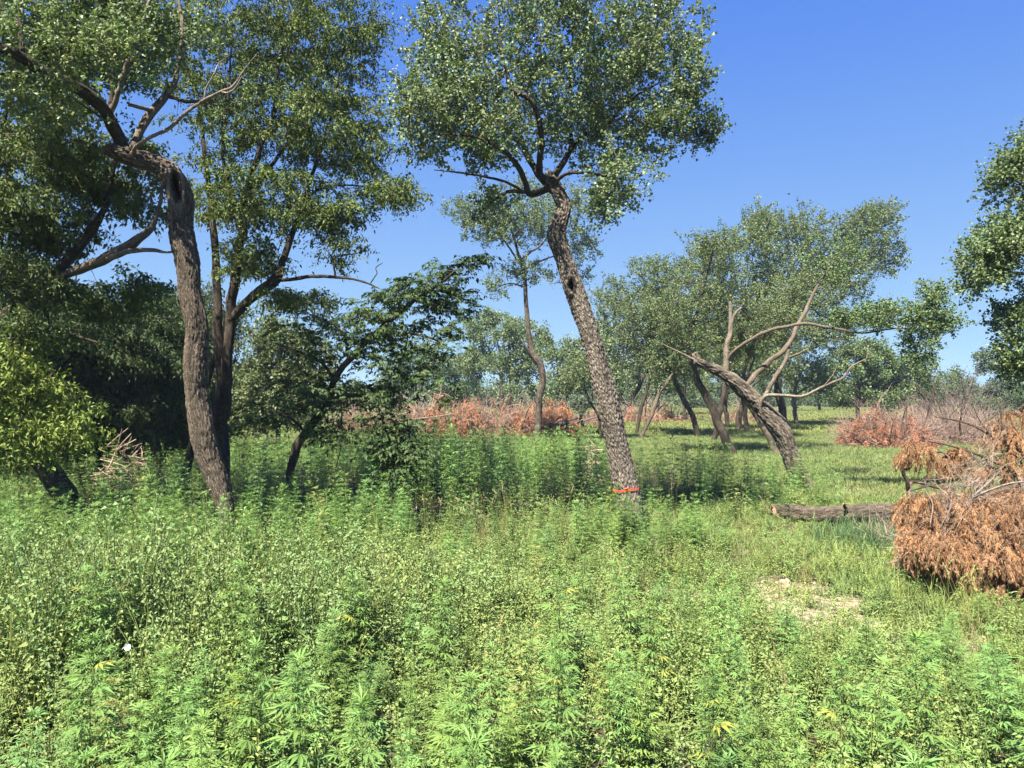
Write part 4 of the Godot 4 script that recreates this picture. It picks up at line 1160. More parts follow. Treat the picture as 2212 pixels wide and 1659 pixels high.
func build_brush():
	var rust := Color(0.27, 0.165, 0.112)
	var gold := Color(0.3, 0.172, 0.092)
	var wood := Color(0.27, 0.2, 0.16)
	var gh := "brown cedar heaps across the clearing"
	heap("cedar_heap", "brown cedar heap half hidden behind the drooping elm", 795, 877, 47, 60, 2.0, 8, 90, 420, rust, wood, 1.7, gh)
	heap("cedar_heap", "reddish cedar heap with pale branches at the left of the long row", 900, 869, 46, 62, 2.0, 14, 160, 420, rust, Color(0.36, 0.29, 0.24), 1.7, gh)
	heap("cedar_heap", "tall upright-tufted cedar heap in the middle of the long row", 985, 850, 45, 62, 2.0, 10, 100, 700, Color(0.34, 0.16, 0.085), wood, 1.7, gh)
	heap("cedar_heap", "low broad cedar heap in the middle of the long row", 1070, 867, 45.5, 70, 2.2, 12, 140, 620, rust, wood, 1.7, gh)
	heap("cedar_heap", "rounded cedar heap standing behind the crooked trunk", 1170, 856, 45, 62, 2.2, 10, 110, 760, Color(0.34, 0.155, 0.08), wood, 1.7, gh)
	heap("cedar_heap", "low brown cedar heap left of the taped trunk", 1262, 884, 56, 40, 1.6, 6, 70, 240, rust, wood, 1.6, gh)
	heap("cedar_heap", "flat cedar heap seen between the leaning grove trunks", 1395, 874, 63, 90, 2.0, 14, 160, 520, Color(0.33, 0.17, 0.1), Color(0.34, 0.27, 0.22), 1.7, gh)
	heap("cedar_heap", "small rust heap behind the upright pair of trunks", 1610, 886, 62, 70, 1.6, 6, 60, 300, rust, wood, 1.8, gh)
	heap("cedar_heap", "rust-brown cedar heap in the right meadow", 1915, 892, 36, 82, 2.4, 14, 220, 850, Color(0.31, 0.145, 0.085), Color(0.24, 0.17, 0.14), 1.55, gh)
	heap("cedar_heap", "grey bare-twigged heap right of the rust-brown one", 2050, 905, 38.5, 110, 2.6, 18, 620, 260, Color(0.24, 0.14, 0.1), Color(0.23, 0.17, 0.14), 1.6, gh)
	heap("bare_brush", "tall bare grey brush standing at the back right", 2065, 838, 50, 80, 2.2, 16, 300, 0, rust, Color(0.12, 0.1, 0.085), 2.6)
	# the near one
	near_cedar(gold, wood)
	# sticks scattered at the feet of the far heaps: logs
	var st := bark_style(Color(0.3, 0.24, 0.18), Color(0.13, 0.1, 0.08))
	fallen("cut_log", "short cut log lying beside the crooked trunk", [[1170, 922, 43, 9], [1200, 918, 43, 10], [1227, 914, 42.5, 10]], st, 2)
	fallen("cut_log", "thin pale log poking out right of the short cut log", [[1205, 912, 43.5, 4], [1225, 908, 43.2, 4], [1248, 904, 43, 3.5]], st, 2)
	fallen("cut_log", "pale stub of log leaning up on the cedar heap by the crooked trunk", [[1195, 912, 43.6, 4.5], [1207, 903, 43.4, 4.5], [1215, 899, 43.3, 4]], st, 2)
	fallen("fallen_pole", "long pale pole lying toward the taped trunk", [[1250, 914, 54, 2.5], [1275, 905, 54, 2.5], [1300, 897, 54, 2]], st, 1)
	fallen("fallen_pole", "pale pole lying across the front of the reddish cedar heap", [[905, 904, 43.5, 3], [945, 900, 43.3, 3.5], [990, 892, 43.2, 2]], bark_style(Color(0.42, 0.34, 0.27), Color(0.25, 0.2, 0.16)), 1)


func fallen(called: String, label: String, path: Array, st: Dictionary, tip: int):
	var mid := at(path[0][0], path[0][1], path[0][2])
	var t := thing(called, label, "log", mid)
	limb(t, "trunk", path, st, PackedVector3Array(), {"tip": tip, "seg": 12})


func near_cedar(gold: Color, wood: Color):
	var t := thing("felled_cedar", "near heap of felled cedar with drooping orange-brown sprays at the right edge", "brush heap", foot_of([2150, 1240, 10.01, 0]))
	var s := PackedVector3Array()
	var bleached := bark_style(Color(0.42, 0.36, 0.31), Color(0.24, 0.19, 0.15))
	var brown := bark_style(Color(0.16, 0.115, 0.085), Color(0.08, 0.06, 0.045))
	var cedar := bark_style(Color(0.22, 0.15, 0.11), Color(0.1, 0.075, 0.055))
	limb(t, "trunk", [[1965, 1215, 10.09, 20], [1990, 1160, 10.27, 24], [2050, 1110, 10.44, 22], [2130, 1075, 10.53, 20], [2230, 1040, 10.61, 16], [2400, 1000, 10.61, 10]], cedar, s, {"bare": 0.2, "seg": 16})
	limb(t, "limb", [[2400, 1230, 9.92, 26], [2280, 1190, 9.92, 20], [2180, 1140, 9.92, 14], [2090, 1110, 10.01, 8], [2010, 1085, 10.09, 3]], cedar, s, {"bare": 0.1})
	limb(t, "limb", [[2420, 1160, 10.35, 22], [2290, 1110, 10.44, 15], [2180, 1070, 10.61, 9], [2100, 1050, 10.79, 5], [1985, 1050, 10.96, 2]], cedar, s)
	limb(t, "limb", [[2400, 1260, 9.40, 16], [2280, 1240, 9.40, 12], [2180, 1200, 9.40, 8], [2080, 1170, 9.48, 5], [2000, 1160, 9.57, 2]], cedar, s)
	# bleached snags that show against the sprays
	limb(t, "branch", [[2085, 1094, 9.83, 7], [2105, 1070, 9.74, 6.5], [2130, 1048, 9.74, 6], [2160, 1018, 9.74, 3]], bleached, PackedVector3Array())
	limb(t, "branch", [[2100, 1076, 9.74, 5], [2130, 1062, 9.57, 5], [2175, 1046, 9.48, 4], [2212, 1040, 9.48, 3]], bleached, PackedVector3Array())
	limb(t, "branch", [[2068, 1086, 9.74, 3], [2076, 1060, 9.74, 2.5], [2084, 1030, 9.74, 1.5]], bleached, PackedVector3Array())
	limb(t, "branch", [[2000, 1062, 10.01, 3], [2015, 1090, 9.66, 3], [2010, 1130, 9.48, 2]], bleached, PackedVector3Array())
	limb(t, "branch", [[2056, 1070, 9.92, 3], [2052, 1100, 9.57, 2.5], [2030, 1140, 9.40, 1.5]], bleached, PackedVector3Array())
	limb(t, "branch", [[2085, 1116, 9.74, 6], [2065, 1128, 9.57, 6], [2040, 1130, 9.48, 5]], brown, PackedVector3Array(), {"tip": 2})
	# loose boughs reaching up and left across the meadow
	limb(t, "bough", [[2330, 1080, 10.61, 16], [2212, 985, 10.79, 9], [2150, 945, 10.96, 6], [2090, 915, 11.14, 4], [2020, 900, 11.31, 2]], brown, s, {"bare": 0.1})
	limb(t, "bough", [[2300, 1090, 10.44, 12], [2212, 1030, 10.61, 8], [2120, 985, 10.88, 6], [2050, 962, 11.05, 4], [1985, 950, 11.22, 2]], brown, s, {"bare": 0.2})
	limb(t, "bough", [[2212, 1010, 10.70, 6], [2170, 940, 10.79, 5], [2160, 880, 10.88, 4], [2150, 860, 10.96, 2]], brown, s, {"bare": 0.1})
	limb(t, "bough", [[2200, 1060, 10.79, 8], [2120, 1000, 11.31, 6], [2040, 978, 11.66, 4], [1960, 975, 11.83, 2]], brown, s, {"bare": 0.3})
	limb(t, "bough", [[2140, 1060, 10.70, 6], [2080, 1035, 10.96, 5], [2000, 1052, 11.22, 3], [1960, 1062, 11.31, 2]], brown, PackedVector3Array())
	crown(t, [[2060, 1110, 10.01, 90, 50, 0.6, 80], [2140, 1140, 9.83, 90, 70, 0.8, 110], [2030, 1180, 9.66, 60, 50, 0.5, 46], [2110, 1210, 9.48, 90, 50, 0.6, 70], [2200, 1180, 9.57, 60, 80, 0.7, 70], [2190, 1255, 9.31, 40, 30, 0.4, 16], [2130, 1270, 9.31, 18, 18, 0.25, 8], [2200, 1085, 10.09, 50, 30, 0.6, 26], [1990, 1090, 10.09, 34, 26, 0.35, 20], [1995, 1140, 9.74, 26, 30, 0.3, 12], [2320, 1150, 9.83, 110, 110, 1.0, 100]], s,
		{"kind": "tassel", "mat": M.dry, "color": gold, "per": 7, "gap": 0.3, "gapf": 2.8, "spread": 0.2, "size": 0.62, "twig": wood, "vary": 0.35, "dens": 1.35})
	crown(t, [[2060, 1085, 10, 100, 50, 0.6, 12], [2150, 1060, 9.9, 80, 60, 0.7, 14], [2000, 1150, 9.9, 50, 60, 0.4, 12], [2160, 1180, 9.4, 80, 60, 0.5, 8], [2130, 985, 10.8, 90, 50, 0.6, 14]], s,
		{"kind": "bare", "mat": M.twig, "color": Color(0.24, 0.19, 0.155), "per": 2, "gap": 0.0, "spread": 0.2, "size": 0.8, "twig": Color(0.2, 0.155, 0.125), "named": "dry_twigs", "vary": 0.3})
	crown(t, [[2170, 945, 10.88, 46, 46, 0.4, 16], [2190, 1005, 10.70, 36, 26, 0.4, 10], [2070, 975, 11.14, 24, 16, 0.25, 10], [1985, 962, 11.22, 22, 14, 0.2, 8], [1960, 985, 11.74, 20, 10, 0.25, 8], [2030, 1000, 11.14, 30, 22, 0.3, 12], [2100, 1020, 10.88, 24, 14, 0.25, 8], [2210, 900, 10.79, 30, 24, 0.3, 7]], s,
		{"kind": "tassel", "mat": M.dry, "color": gold * 1.02, "per": 7, "gap": 0.1, "gapf": 4.0, "spread": 0.12, "size": 0.55, "twig": Color(0.12, 0.09, 0.07), "vary": 0.2, "dens": 1.1})
	# the snapped trunk stub with the dark splinter
	t = thing("snapped_trunk", "snapped trunk end with pale wood and a dark splinter pointing up behind the cedar", "log", foot_of([1990, 1100, 13.16, 0]))
	limb(t, "trunk", [[1968, 1078, 13.16, 13], [1966, 1060, 13.16, 13], [1965, 1042, 13.16, 12]], bark_style(Color(0.55, 0.46, 0.36), Color(0.35, 0.28, 0.21)), PackedVector3Array(), {"tip": 2, "root": true, "seg": 14})
	limb(t, "splinter", [[1962, 1050, 13.11, 9], [1955, 1030, 13.07, 8], [1946, 1008, 13.02, 7], [1935, 990, 12.97, 4]], brown, PackedVector3Array(), {"seg": 8})
	limb(t, "branch", [[1966, 1040, 13.16, 7], [1985, 1042, 13.16, 7], [2020, 1052, 13.16, 6], [2060, 1056, 13.25, 4]], brown, PackedVector3Array())
	# the big log
	t = thing("fallen_log", "thick furrowed log lying across the grass left of the near cedar", "log", at(1680, 1130, 15.4))
	var logbark := bark_style(Color(0.25, 0.21, 0.165), Color(0.075, 0.06, 0.045), 0.04, 0.16, 0.022, 0.12)
	limb(t, "trunk", [[1672, 1105, 15.42, 32], [1700, 1107, 15.32, 35], [1760, 1112, 15.04, 36], [1830, 1110, 14.85, 37], [1900, 1108, 14.66, 40], [1990, 1108, 14.38, 42], [2080, 1106, 14.19, 42]], logbark, PackedVector3Array(), {"seg": 64, "step": 0.03, "tip": 2})
	var end := Geo.new()
	var a0 := at(1676, 1105, 15.42)
	var pts := PackedVector3Array([at(1688, 1106, 15.39) - t.position, at(1669, 1105, 15.43) - t.position])
	tube(end, pts, PackedFloat32Array([0.13, 0.145]), 30, bark_style(Color(0.5, 0.37, 0.22), Color(0.3, 0.21, 0.13)), [], 2)
	piece("sawn_end", end.mesh(), M.bark, t)
	limb(t, "stub", [[1828, 1098, 14.66, 8], [1822, 1088, 14.57, 5]], brown, PackedVector3Array(), {"tip": 2})
	# debris of pale twigs between log and cedar
	t = heap("twig_litter", "tangle of pale dry twigs where the log meets the near cedar", 1950, 1129, 12.6, 70, 0.8, 10, 150, 14, gold, Color(0.36, 0.29, 0.24), 0.6)
	fallen("snag", "pale bark-stripped snag lying below the near cedar", [[1930, 1236, 10.90, 12], [1945, 1200, 11.09, 15], [1962, 1170, 11.28, 16], [1972, 1140, 11.56, 12]], cedar, 2)
	fallen("snag", "curled pale branch on the ground below the near cedar", [[1925, 1222, 10.72, 6], [1950, 1212, 10.62, 7], [1966, 1198, 10.72, 5]], bleached, 2)
	fallen("snag", "short bleached stick lying among the pale dry twigs", [[1872, 1150, 13.44, 5], [1890, 1160, 13.25, 6], [1908, 1168, 13.16, 5]], bleached, 2)
	fallen("snag", "dark bent branch arching over the pale dry twigs", [[1962, 1150, 12.22, 7], [1985, 1136, 12.13, 8], [2008, 1132, 12.03, 6]], brown, 2)


# ==================================================================== ground cover

func fan_leaf(g: Geo, base: Vector3, dir: Vector3, size: float, n: int, col: Color, simple: bool):
	# a hand-shaped leaf: narrow leaflets from the end of the stalk
	var up := (Vector3.UP + unit() * 0.35).normalized()
	var side := dir.cross(up).normalized()
	var nrm := side.cross(dir).normalized()
	var tip := base + dir * size * 0.45
	if not simple:
		twiglet(g, base, tip, 0.0014, col)
	for k in n:
		var f := 0.0 if n == 1 else (float(k) / (n - 1)) * 2.0 - 1.0
		var a := f * 1.45
		var l := size * (1.0 - 0.5 * absf(f)) * rn(0.9, 1.08)
		var al := (dir * cos(a) + side * sin(a) - nrm * (0.18 + 0.12 * absf(f))).normalized()
		var c := vary(col, 0.08)
		if simple:
			leaf2(g, tip, al, nrm, l, l * 0.24, c)
		else:
			leaf(g, tip, al, nrm, l, l * 0.17, c, 0.45, 0.16)


func hemp_plant(seed_n: int, h: float, simple: bool, full: float) -> ArrayMesh:
	var g := Geo.new()
	var was := rng.state
	rng.seed = seed_n
	var col := Color(1, 1, 1)
	var p := Vector3.ZERO
	var lean := Vector3(rn(-0.1, 0.1), 1, rn(-0.1, 0.1))
	var n := int(h / (0.075 if simple else 0.05))
	var az := rn(0, TAU)
	for k in n:
		var t := float(k) / n
		var q := p + (lean + unit() * 0.06).normalized() * h / n
		twiglet(g, p, q, 0.0065 * (1.0 - 0.7 * t), Color(0.7, 0.75, 0.6))
		p = q
		az += PI / 2.0 + rn(-0.3, 0.3)
		if t < 0.12:
			continue
		var size := lerpf(0.07, 0.1, minf(1.0, t * 2.0)) if t < 0.6 else lerpf(0.1, 0.045, (t - 0.6) / 0.4)
		size *= full
		var shade := lerpf(0.85, 1.12, t)
		for s in 2:
			var a := az + s * PI
			var d := Vector3(cos(a), lerpf(-0.05, 0.75, t * t), sin(a)).normalized()
			fan_leaf(g, p, d, size * rn(0.85, 1.15), 5 if simple or t > 0.75 else 7, vary(col * shade, 0.12, 0.05), simple)
			# side shoot with a few small leaves
			if t > 0.25 and t < 0.85 and rng.randf() < 0.75:
				var e := p + (d + Vector3(0, 0.6, 0)).normalized() * size * rn(0.6, 1.3)
				twiglet(g, p, e, 0.002, col)
				for j in (2 if simple else 4):
					var b := rn(0, TAU)
					fan_leaf(g, e, Vector3(cos(b), rn(0.1, 0.9), sin(b)).normalized(), size * rn(0.4, 0.6), 3 if simple else 5, vary(col * shade, 0.12, 0.05), simple)
	# the tight top
	for j in 7:
		var b := rn(0, TAU)
		fan_leaf(g, p, Vector3(cos(b) * 0.6, rn(0.5, 1.2), sin(b) * 0.6).normalized(), 0.05 * full * rn(0.7, 1.3), 3 if simple else 5, vary(col * 1.18, 0.1, 0.05), simple)
	rng.state = was
	return g.mesh()


func weed_plant(seed_n: int, h: float, leafsize: float, n_stem: int) -> ArrayMesh:
	var g := Geo.new()
	var was := rng.state
	rng.seed = seed_n
	for s in n_stem:
		var p := Vector3(rn(-0.05, 0.05), 0, rn(-0.05, 0.05))
		var d := Vector3(rn(-0.45, 0.45), 1, rn(-0.45, 0.45)).normalized()
		var hh := h * rn(0.65, 1.05)
		var n := 9
		for k in n:
			var q := p + d * hh / n
			twiglet(g, p, q, 0.003, Color(0.75, 0.7, 0.55))
			p = q
			d = (d + unit() * 0.16).normalized()
			for j in 4:
				var a := rn(0, TAU)
				var al := Vector3(cos(a), rn(-0.3, 0.6), sin(a)).normalized()
				var l := leafsize * rn(0.65, 1.25) * (1.1 - 0.5 * k / n)
				leaf(g, p + al * l * 0.5, al, (Vector3.UP + unit() * 0.6).normalized(), l, l * rn(0.5, 0.75), vary(Color(1, 1, 1), 0.2, 0.08), 0.38, 0.15)
	rng.state = was
	return g.mesh()


func grass_tuft(seed_n: int, h: float, n: int, wide: float, blade: float, heads := 0) -> ArrayMesh:
	var g := Geo.new()
	var was := rng.state
	rng.seed = seed_n
	for k in n:
		var a := rn(0, TAU)
		var r := sqrt(rng.randf()) * wide
		var p := Vector3(cos(a) * r, 0, sin(a) * r)
		var d := Vector3(rn(-0.4, 0.4), 1, rn(-0.4, 0.4)).normalized()
		var out := Vector3(rn(-1, 1), 0, rn(-1, 1)).normalized()
		var l := h * rn(0.55, 1.1)
		var side := out.cross(Vector3.UP).normalized() * blade * rn(0.6, 1.2)
		var c := vary(Color(1, 1, 1), 0.2, 0.1)
		var m := p + d * l * 0.5
		var e := p + d * l * 0.85 + out * l * rn(0.1, 0.45)
		g.tri(p - side * 0.6, m - side, p + side * 0.6, c)
		g.tri(p + side * 0.6, m - side, m + side, c)
		g.tri(m - side, e, m + side, vary(c, 0.05))
	for k in heads:
		var p := Vector3(rn(-wide, wide), 0, rn(-wide, wide))
		var d := Vector3(rn(-0.2, 0.2), 1, rn(-0.2, 0.2)).normalized()
		var q := p + d * h * rn(1.0, 1.35)
		twiglet(g, p, q, 0.0018, Color(1.2, 1.0, 0.8))
		var b := Vector3(rn(-0.6, 0.6), 0.6, rn(-0.6, 0.6)).normalized()
		for j in 4:
			var e := q + b * 0.03
			leaf(g, q, b, unit(), 0.04, 0.014, Color(2.4, 1.5, 1.6))
			q = e
			b = (b + Vector3(0, -0.25, 0)).normalized()
	rng.state = was
	return g.mesh()


func clod() -> ArrayMesh:
	var sp := SphereMesh.new()
	sp.radius = 0.03
	sp.height = 0.045
	sp.radial_segments = 9
	sp.rings = 5
	var a := sp.get_mesh_arrays()
	var v: PackedVector3Array = a[Mesh.ARRAY_VERTEX]
	for k in v.size():
		v[k] = v[k] * (1.0 + 0.5 * n_soft.get_noise_3d(v[k].x * 40.0, v[k].y * 40.0, v[k].z * 40.0)) + Vector3(0, 0.02, 0)
	a[Mesh.ARRAY_VERTEX] = v
	var m := ArrayMesh.new()
	m.add_surface_from_arrays(Mesh.PRIMITIVE_TRIANGLES, a)
	return m


func build_cover():
	# how tall and how dense the hemp stands, and what grows between it
	var kinds := {
		"hemp_near_a": [hemp_plant(101, 1.0, false, 1.0), M.hemp, "hemp_thicket"], "hemp_near_b": [hemp_plant(102, 1.0, false, 1.15), M.hemp, "hemp_thicket"],
		"hemp_near_c": [hemp_plant(103, 1.0, false, 0.9), M.hemp, "hemp_thicket"], "hemp_near_d": [hemp_plant(104, 1.0, false, 1.05), M.hemp, "hemp_thicket"],
		"hemp_far_a": [hemp_plant(111, 1.0, true, 1.1), M.hemp, "hemp_thicket"], "hemp_far_b": [hemp_plant(112, 1.0, true, 1.2), M.hemp, "hemp_thicket"], "hemp_far_c": [hemp_plant(113, 1.0, true, 1.0), M.hemp, "hemp_thicket"],
		"weed_a": [weed_plant(121, 0.5, 0.034, 5), M.weed, "weeds"], "weed_b": [weed_plant(122, 0.5, 0.033, 6), M.weed, "weeds"], "weed_c": [weed_plant(123, 0.5, 0.048, 4), M.weed, "weeds"],
		"grass_a": [grass_tuft(131, 0.4, 46, 0.13, 0.0032), M.grass, "grass"], "grass_b": [grass_tuft(132, 0.4, 40, 0.14, 0.004, 3), M.grass, "grass"],
		"turf": [grass_tuft(133, 0.24, 150, 0.5, 0.006), M.grass, "meadow_grass"], "turf_far": [grass_tuft(134, 0.28, 130, 0.9, 0.016), M.grass, "meadow_grass"],
		"clod": [clod(), M.soil_bit, "clods_and_pebbles"],
		"twig": [SPRIG["bare_0"], M.twig, "fallen_twigs"],
		"straw": [grass_tuft(135, 0.55, 10, 0.1, 0.003, 6), M.grass, "seeding_grass"],
	}
	var sc := {}
	for k in kinds:
		sc[k] = Scatter.new()
	rng.seed = 515
	var hemp_col := Color(0.15, 0.25, 0.068)
	var weed_col := Color(0.2, 0.275, 0.09)
	var grass_col := Color(0.2, 0.26, 0.085)
	var d := 1.6
	while d < 110.0:
		var cell := clampf(0.2 + d * 0.009, 0.22, 1.3)
		var half := d * 0.72 + 2.5
		var x := -half
		while x < half:
			var px := x + rn(-0.5, 0.5) * cell
			var pd := d + rn(-0.5, 0.5) * cell
			plant_at(px, pd, cell, sc, hemp_col, weed_col, grass_col)
			x += cell
		d += cell
	for k in kinds:
		var o := multi(kinds[k][2], sc[k], kinds[k][0], kinds[k][1], self)


func drop(sc: Scatter, x: float, d: float, h: float, wide: float, col: Color, tilt := 0.12):
	var b := Basis(Vector3.UP, rn(0, TAU)).scaled(Vector3(wide, h, wide))
	b = Basis(Vector3(rn(-1, 1), 0, rn(-1, 1)).normalized(), rn(0, tilt)) * b
	sc.put(Transform3D(b, Vector3(x, gy(x, -d) - 0.02, -d)), col)


func bump(x: float, d: float, cx: float, cd: float, rx: float, rd: float) -> float:
	return 1.0 - smoothstep(0.6, 1.2, Vector2((x - cx) / rx, (d - cd) / rd).length())


func plant_at(x: float, d: float, cell: float, sc: Dictionary, hemp_col: Color, weed_col: Color, grass_col: Color):
	var n1 := n_ground.get_noise_2d(x * 3.0 + 11.0, d * 3.0)
	var n2 := n_ground.get_noise_2d(x * 8.0 - 31.0, d * 8.0)
	var s := sand(x, d)
	var mead := meadow(x, d)
	# keep the trunks' feet and the near lens free
	var band := bump(x, d, -1.2, 21.0, 5.6, 7.5)                      # tall hemp in the middle
	var left := (1.0 - smoothstep(-2.5, -0.5, x)) * smoothstep(4.0, 6.5, d) * (1.0 - smoothstep(20.0, 26.0, d))
	var near := 1.0 - smoothstep(5.5, 8.5, d - absf(x) * 0.2)
	var side := bump(x, d, 5.4, 18.5, 2.6, 4.0)                       # right of the taped trunk
	var right := smoothstep(2.2, 3.6, x) * smoothstep(5.0, 7.0, d)
	var shade := bump(x, d, -2.2, 15.4, 1.3, 1.6)                     # hollow under the drooping bough
	var hemp := maxf(maxf(band * 1.0, left * 0.8), maxf(near * 0.62, side * 0.75))
	hemp = maxf(hemp, 0.28)
	hemp *= 1.0 - 0.75 * right * (1.0 - side)
	hemp *= 1.0 - mead * (1.0 - side * 0.9)
	hemp *= 1.0 - 0.9 * shade
	var open_mid := bump(x, d, 1.2, 9.2, 3.4, 3.4)                    # lower mixed weeds in the middle
	hemp *= 1.0 - 0.62 * open_mid
	hemp *= 1.0 - 0.6 * bump(x, d, -10.0, 18.5, 2.6, 4.5)
	hemp *= 1.0 - 0.85 * s
	var clear := bump(x, d, 6.6, 13.6, 3.2, 1.7)
	hemp *= 1.0 - 0.9 * clear
	if d > 33.0:
		hemp *= 0.3 * (1.0 - smoothstep(33.0, 42.0, d))
	hemp *= clampf(0.85 + n1 * 1.0, 0.15, 1.4)
	var tall := 0.72 + 0.22 * n1 + 0.1 * near + 0.5 * band * smoothstep(13.5, 17.5, d) + 0.3 * left * smoothstep(5.0, 9.0, d) + 0.3 * side
	tall *= 1.0 - 0.3 * right * (1.0 - side)
	var feet := maxf(bump(x, d, -4.2, 9.8, 1.9, 1.5), bump(x, d, 2.0, 12.4, 1.5, 1.2))
	hemp *= 1.0 - 0.55 * bump(x, d, -3.4, 7.6, 3.0, 2.0)
	hemp = maxf(hemp, feet * 0.9)
	tall = maxf(tall, feet * 0.95)
	var per_m2 := 15.0 if d < 14.0 else 11.0
	var want := hemp * per_m2 * cell * cell
	while want > 0.0:
		if rng.randf() < want:
			var px := x + rn(-0.5, 0.5) * cell
			var pd := d + rn(-0.5, 0.5) * cell
			if pd > 1.9 + absf(px) * 0.15:
				var h := tall * (rn(0.5, 1.0) if rng.randf() < 0.6 else rn(0.9, 1.3))
				var c := vary(hemp_col * lerpf(1.0, 0.92, band), 0.24, 0.12)
				if rng.randf() < 0.04:
					c = c.lerp(Color(0.33, 0.3, 0.1), 0.6)
				var w := rn(0.7, 1.3) * (0.75 + 0.3 * h)
				if d < 13.0:
					drop(sc["hemp_near_" + "abcd"[rng.randi() % 4]], px, pd, h, w, c, 0.24)
				else:
					drop(sc["hemp_far_" + "abc"[rng.randi() % 3]], px, pd, h, w * 1.05, c, 0.2)
		want -= 1.0
	# broad-leaved weeds between
	var weed := 0.95 - 0.25 * band - 0.55 * mead - 0.8 * s
	var pale := bump(x, d, -3.4, 8.0, 3.4, 2.8)                        # small-leaved pale weeds on the left
	var wpm := 28.0 if d < 9.0 else 18.0 if d < 14.0 else (7.0 if d < 30.0 else 1.5)
	want = maxf(0.0, weed * clampf(0.95 + n2 * 0.8, 0.35, 1.6) * (1.0 + 0.5 * bump(x, d, 1.2, 9.2, 3.4, 3.4) + 0.4 * bump(x, d, -3.4, 7.6, 3.0, 2.0))) * wpm * cell * cell
	while want > 0.0:
		if rng.randf() < want:
			var px := x + rn(-0.5, 0.5) * cell
			var pd := d + rn(-0.5, 0.5) * cell
			if pd > 1.7 + absf(px) * 0.15:
				var h := rn(0.6, 1.35) * (0.95 + 0.8 * pale * clampf(1.0 + 1.6 * n1 + n2, 0.0, 1.6) + 0.3 * left + 0.25 * near) * (1.0 - 0.35 * right) * (1.0 - 0.35 * mead) * (1.0 - 0.6 * clear)
				var c := vary(weed_col.lerp(Color(0.2, 0.275, 0.105), pale), 0.18, 0.1)
				var k: String = "weed_" + ("b" if rng.randf() < pale * 0.5 else "abc"[rng.randi() % 3])
				drop(sc[k], px, pd, h, rn(0.8, 1.2) * (1.0 + 0.3 * pale), c, 0.25)
		want -= 1.0
	# grass
	var grass := 0.45 + 0.9 * right - 0.3 * band - 0.2 * near - 0.85 * s * clampf(1.0 - n2, 0.0, 1.0)
	if d < 18.0:
		want = maxf(0.0, grass) * 12.0 * cell * cell
		while want > 0.0:
			if rng.randf() < want:
				var px := x + rn(-0.5, 0.5) * cell
				var pd := d + rn(-0.5, 0.5) * cell
				if pd > 1.7:
					var h := rn(0.6, 1.25) * (1.0 - 0.3 * smoothstep(12.0, 16.0, d)) * (1.0 - 0.4 * s) * (1.0 - 0.6 * clear)
					var c := vary(grass_col, 0.2, 0.12)
					drop(sc["grass_a" if rng.randf() < 0.6 else "grass_b"], px, pd, h, rn(0.8, 1.3), c, 0.3)
			want -= 1.0
	# dark coarse grass beside the log
	var coarse := bump(x, d, 6.1, 12.6, 1.1, 1.3)
	if coarse > 0.3 and rng.randf() < coarse * 14.0 * cell * cell:
		drop(sc["grass_a"], x, d, rn(1.1, 1.7), 1.4, vary(Color(0.08, 0.145, 0.06), 0.15), 0.3)
	# seeding straw in the middle
	var straw := bump(x, d, -0.2, 12.6, 1.7, 1.0) + 0.6 * bump(x, d, -5.0, 14.0, 0.8, 1.2)
	if d < 15.0 and rng.randf() < 0.5 * cell * cell:
		drop(sc["straw"], x, d, rn(0.6, 1.3), rn(0.5, 1.1), vary(Color(0.27, 0.22, 0.11), 0.25), 0.5)
	if s > 0.2 and d < 15.0:
		for k in 2:
			if rng.randf() < 30.0 * s * cell * cell:
				var z := rn(0.5, 1.0)
				z = z * z * z * 1.6
				drop(sc["clod"], x + rn(-0.5, 0.5) * cell, d + rn(-0.5, 0.5) * cell, z, z * rn(0.9, 1.5), vary(Color(0.36, 0.29, 0.2), 0.25, 0.05), 0.5)
	if (s > 0.15 or x > 3.0) and d < 16.0 and rng.randf() < (0.6 + 5.0 * s) * cell * cell:
		drop(sc["twig"], x, d, rn(0.3, 0.7), rn(0.6, 1.3), vary(Color(0.3, 0.24, 0.18), 0.3), 0.4)
	if straw > 0.2 and rng.randf() < straw * 6.0 * cell * cell:
		drop(sc["straw"], x, d, rn(0.9, 1.4), 1.2, vary(Color(0.2, 0.19, 0.085), 0.2), 0.25)
	# meadow
	if d >= 15.0 and d < 46.0:
		var m := maxf(mead, 0.25 if d > 26.0 else 0.0)
		want = m * 5.5 * cell * cell
		while want > 0.0:
			if rng.randf() < want:
				var c := vary(Color(0.17, 0.22, 0.078).lerp(Color(0.23, 0.24, 0.11), clampf(n1 * 1.6, 0.0, 1.0)), 0.16, 0.1)
				drop(sc["turf"], x + rn(-0.5, 0.5) * cell, d + rn(-0.5, 0.5) * cell, rn(0.6, 1.2), rn(0.9, 1.3), c, 0.1)
			want -= 1.0
	elif d >= 46.0:
		want = 1.1 * cell * cell
		while want > 0.0:
			if rng.randf() < want:
				var c := vary(Color(0.18, 0.225, 0.07).lerp(Color(0.24, 0.23, 0.11), clampf(n1 * 1.5 + 0.2, 0.0, 1.0)), 0.14, 0.1)
				drop(sc["turf_far"], x + rn(-0.5, 0.5) * cell, d + rn(-0.5, 0.5) * cell, rn(0.8, 1.5), rn(1.0, 1.5), c, 0.1)
			want -= 1.0


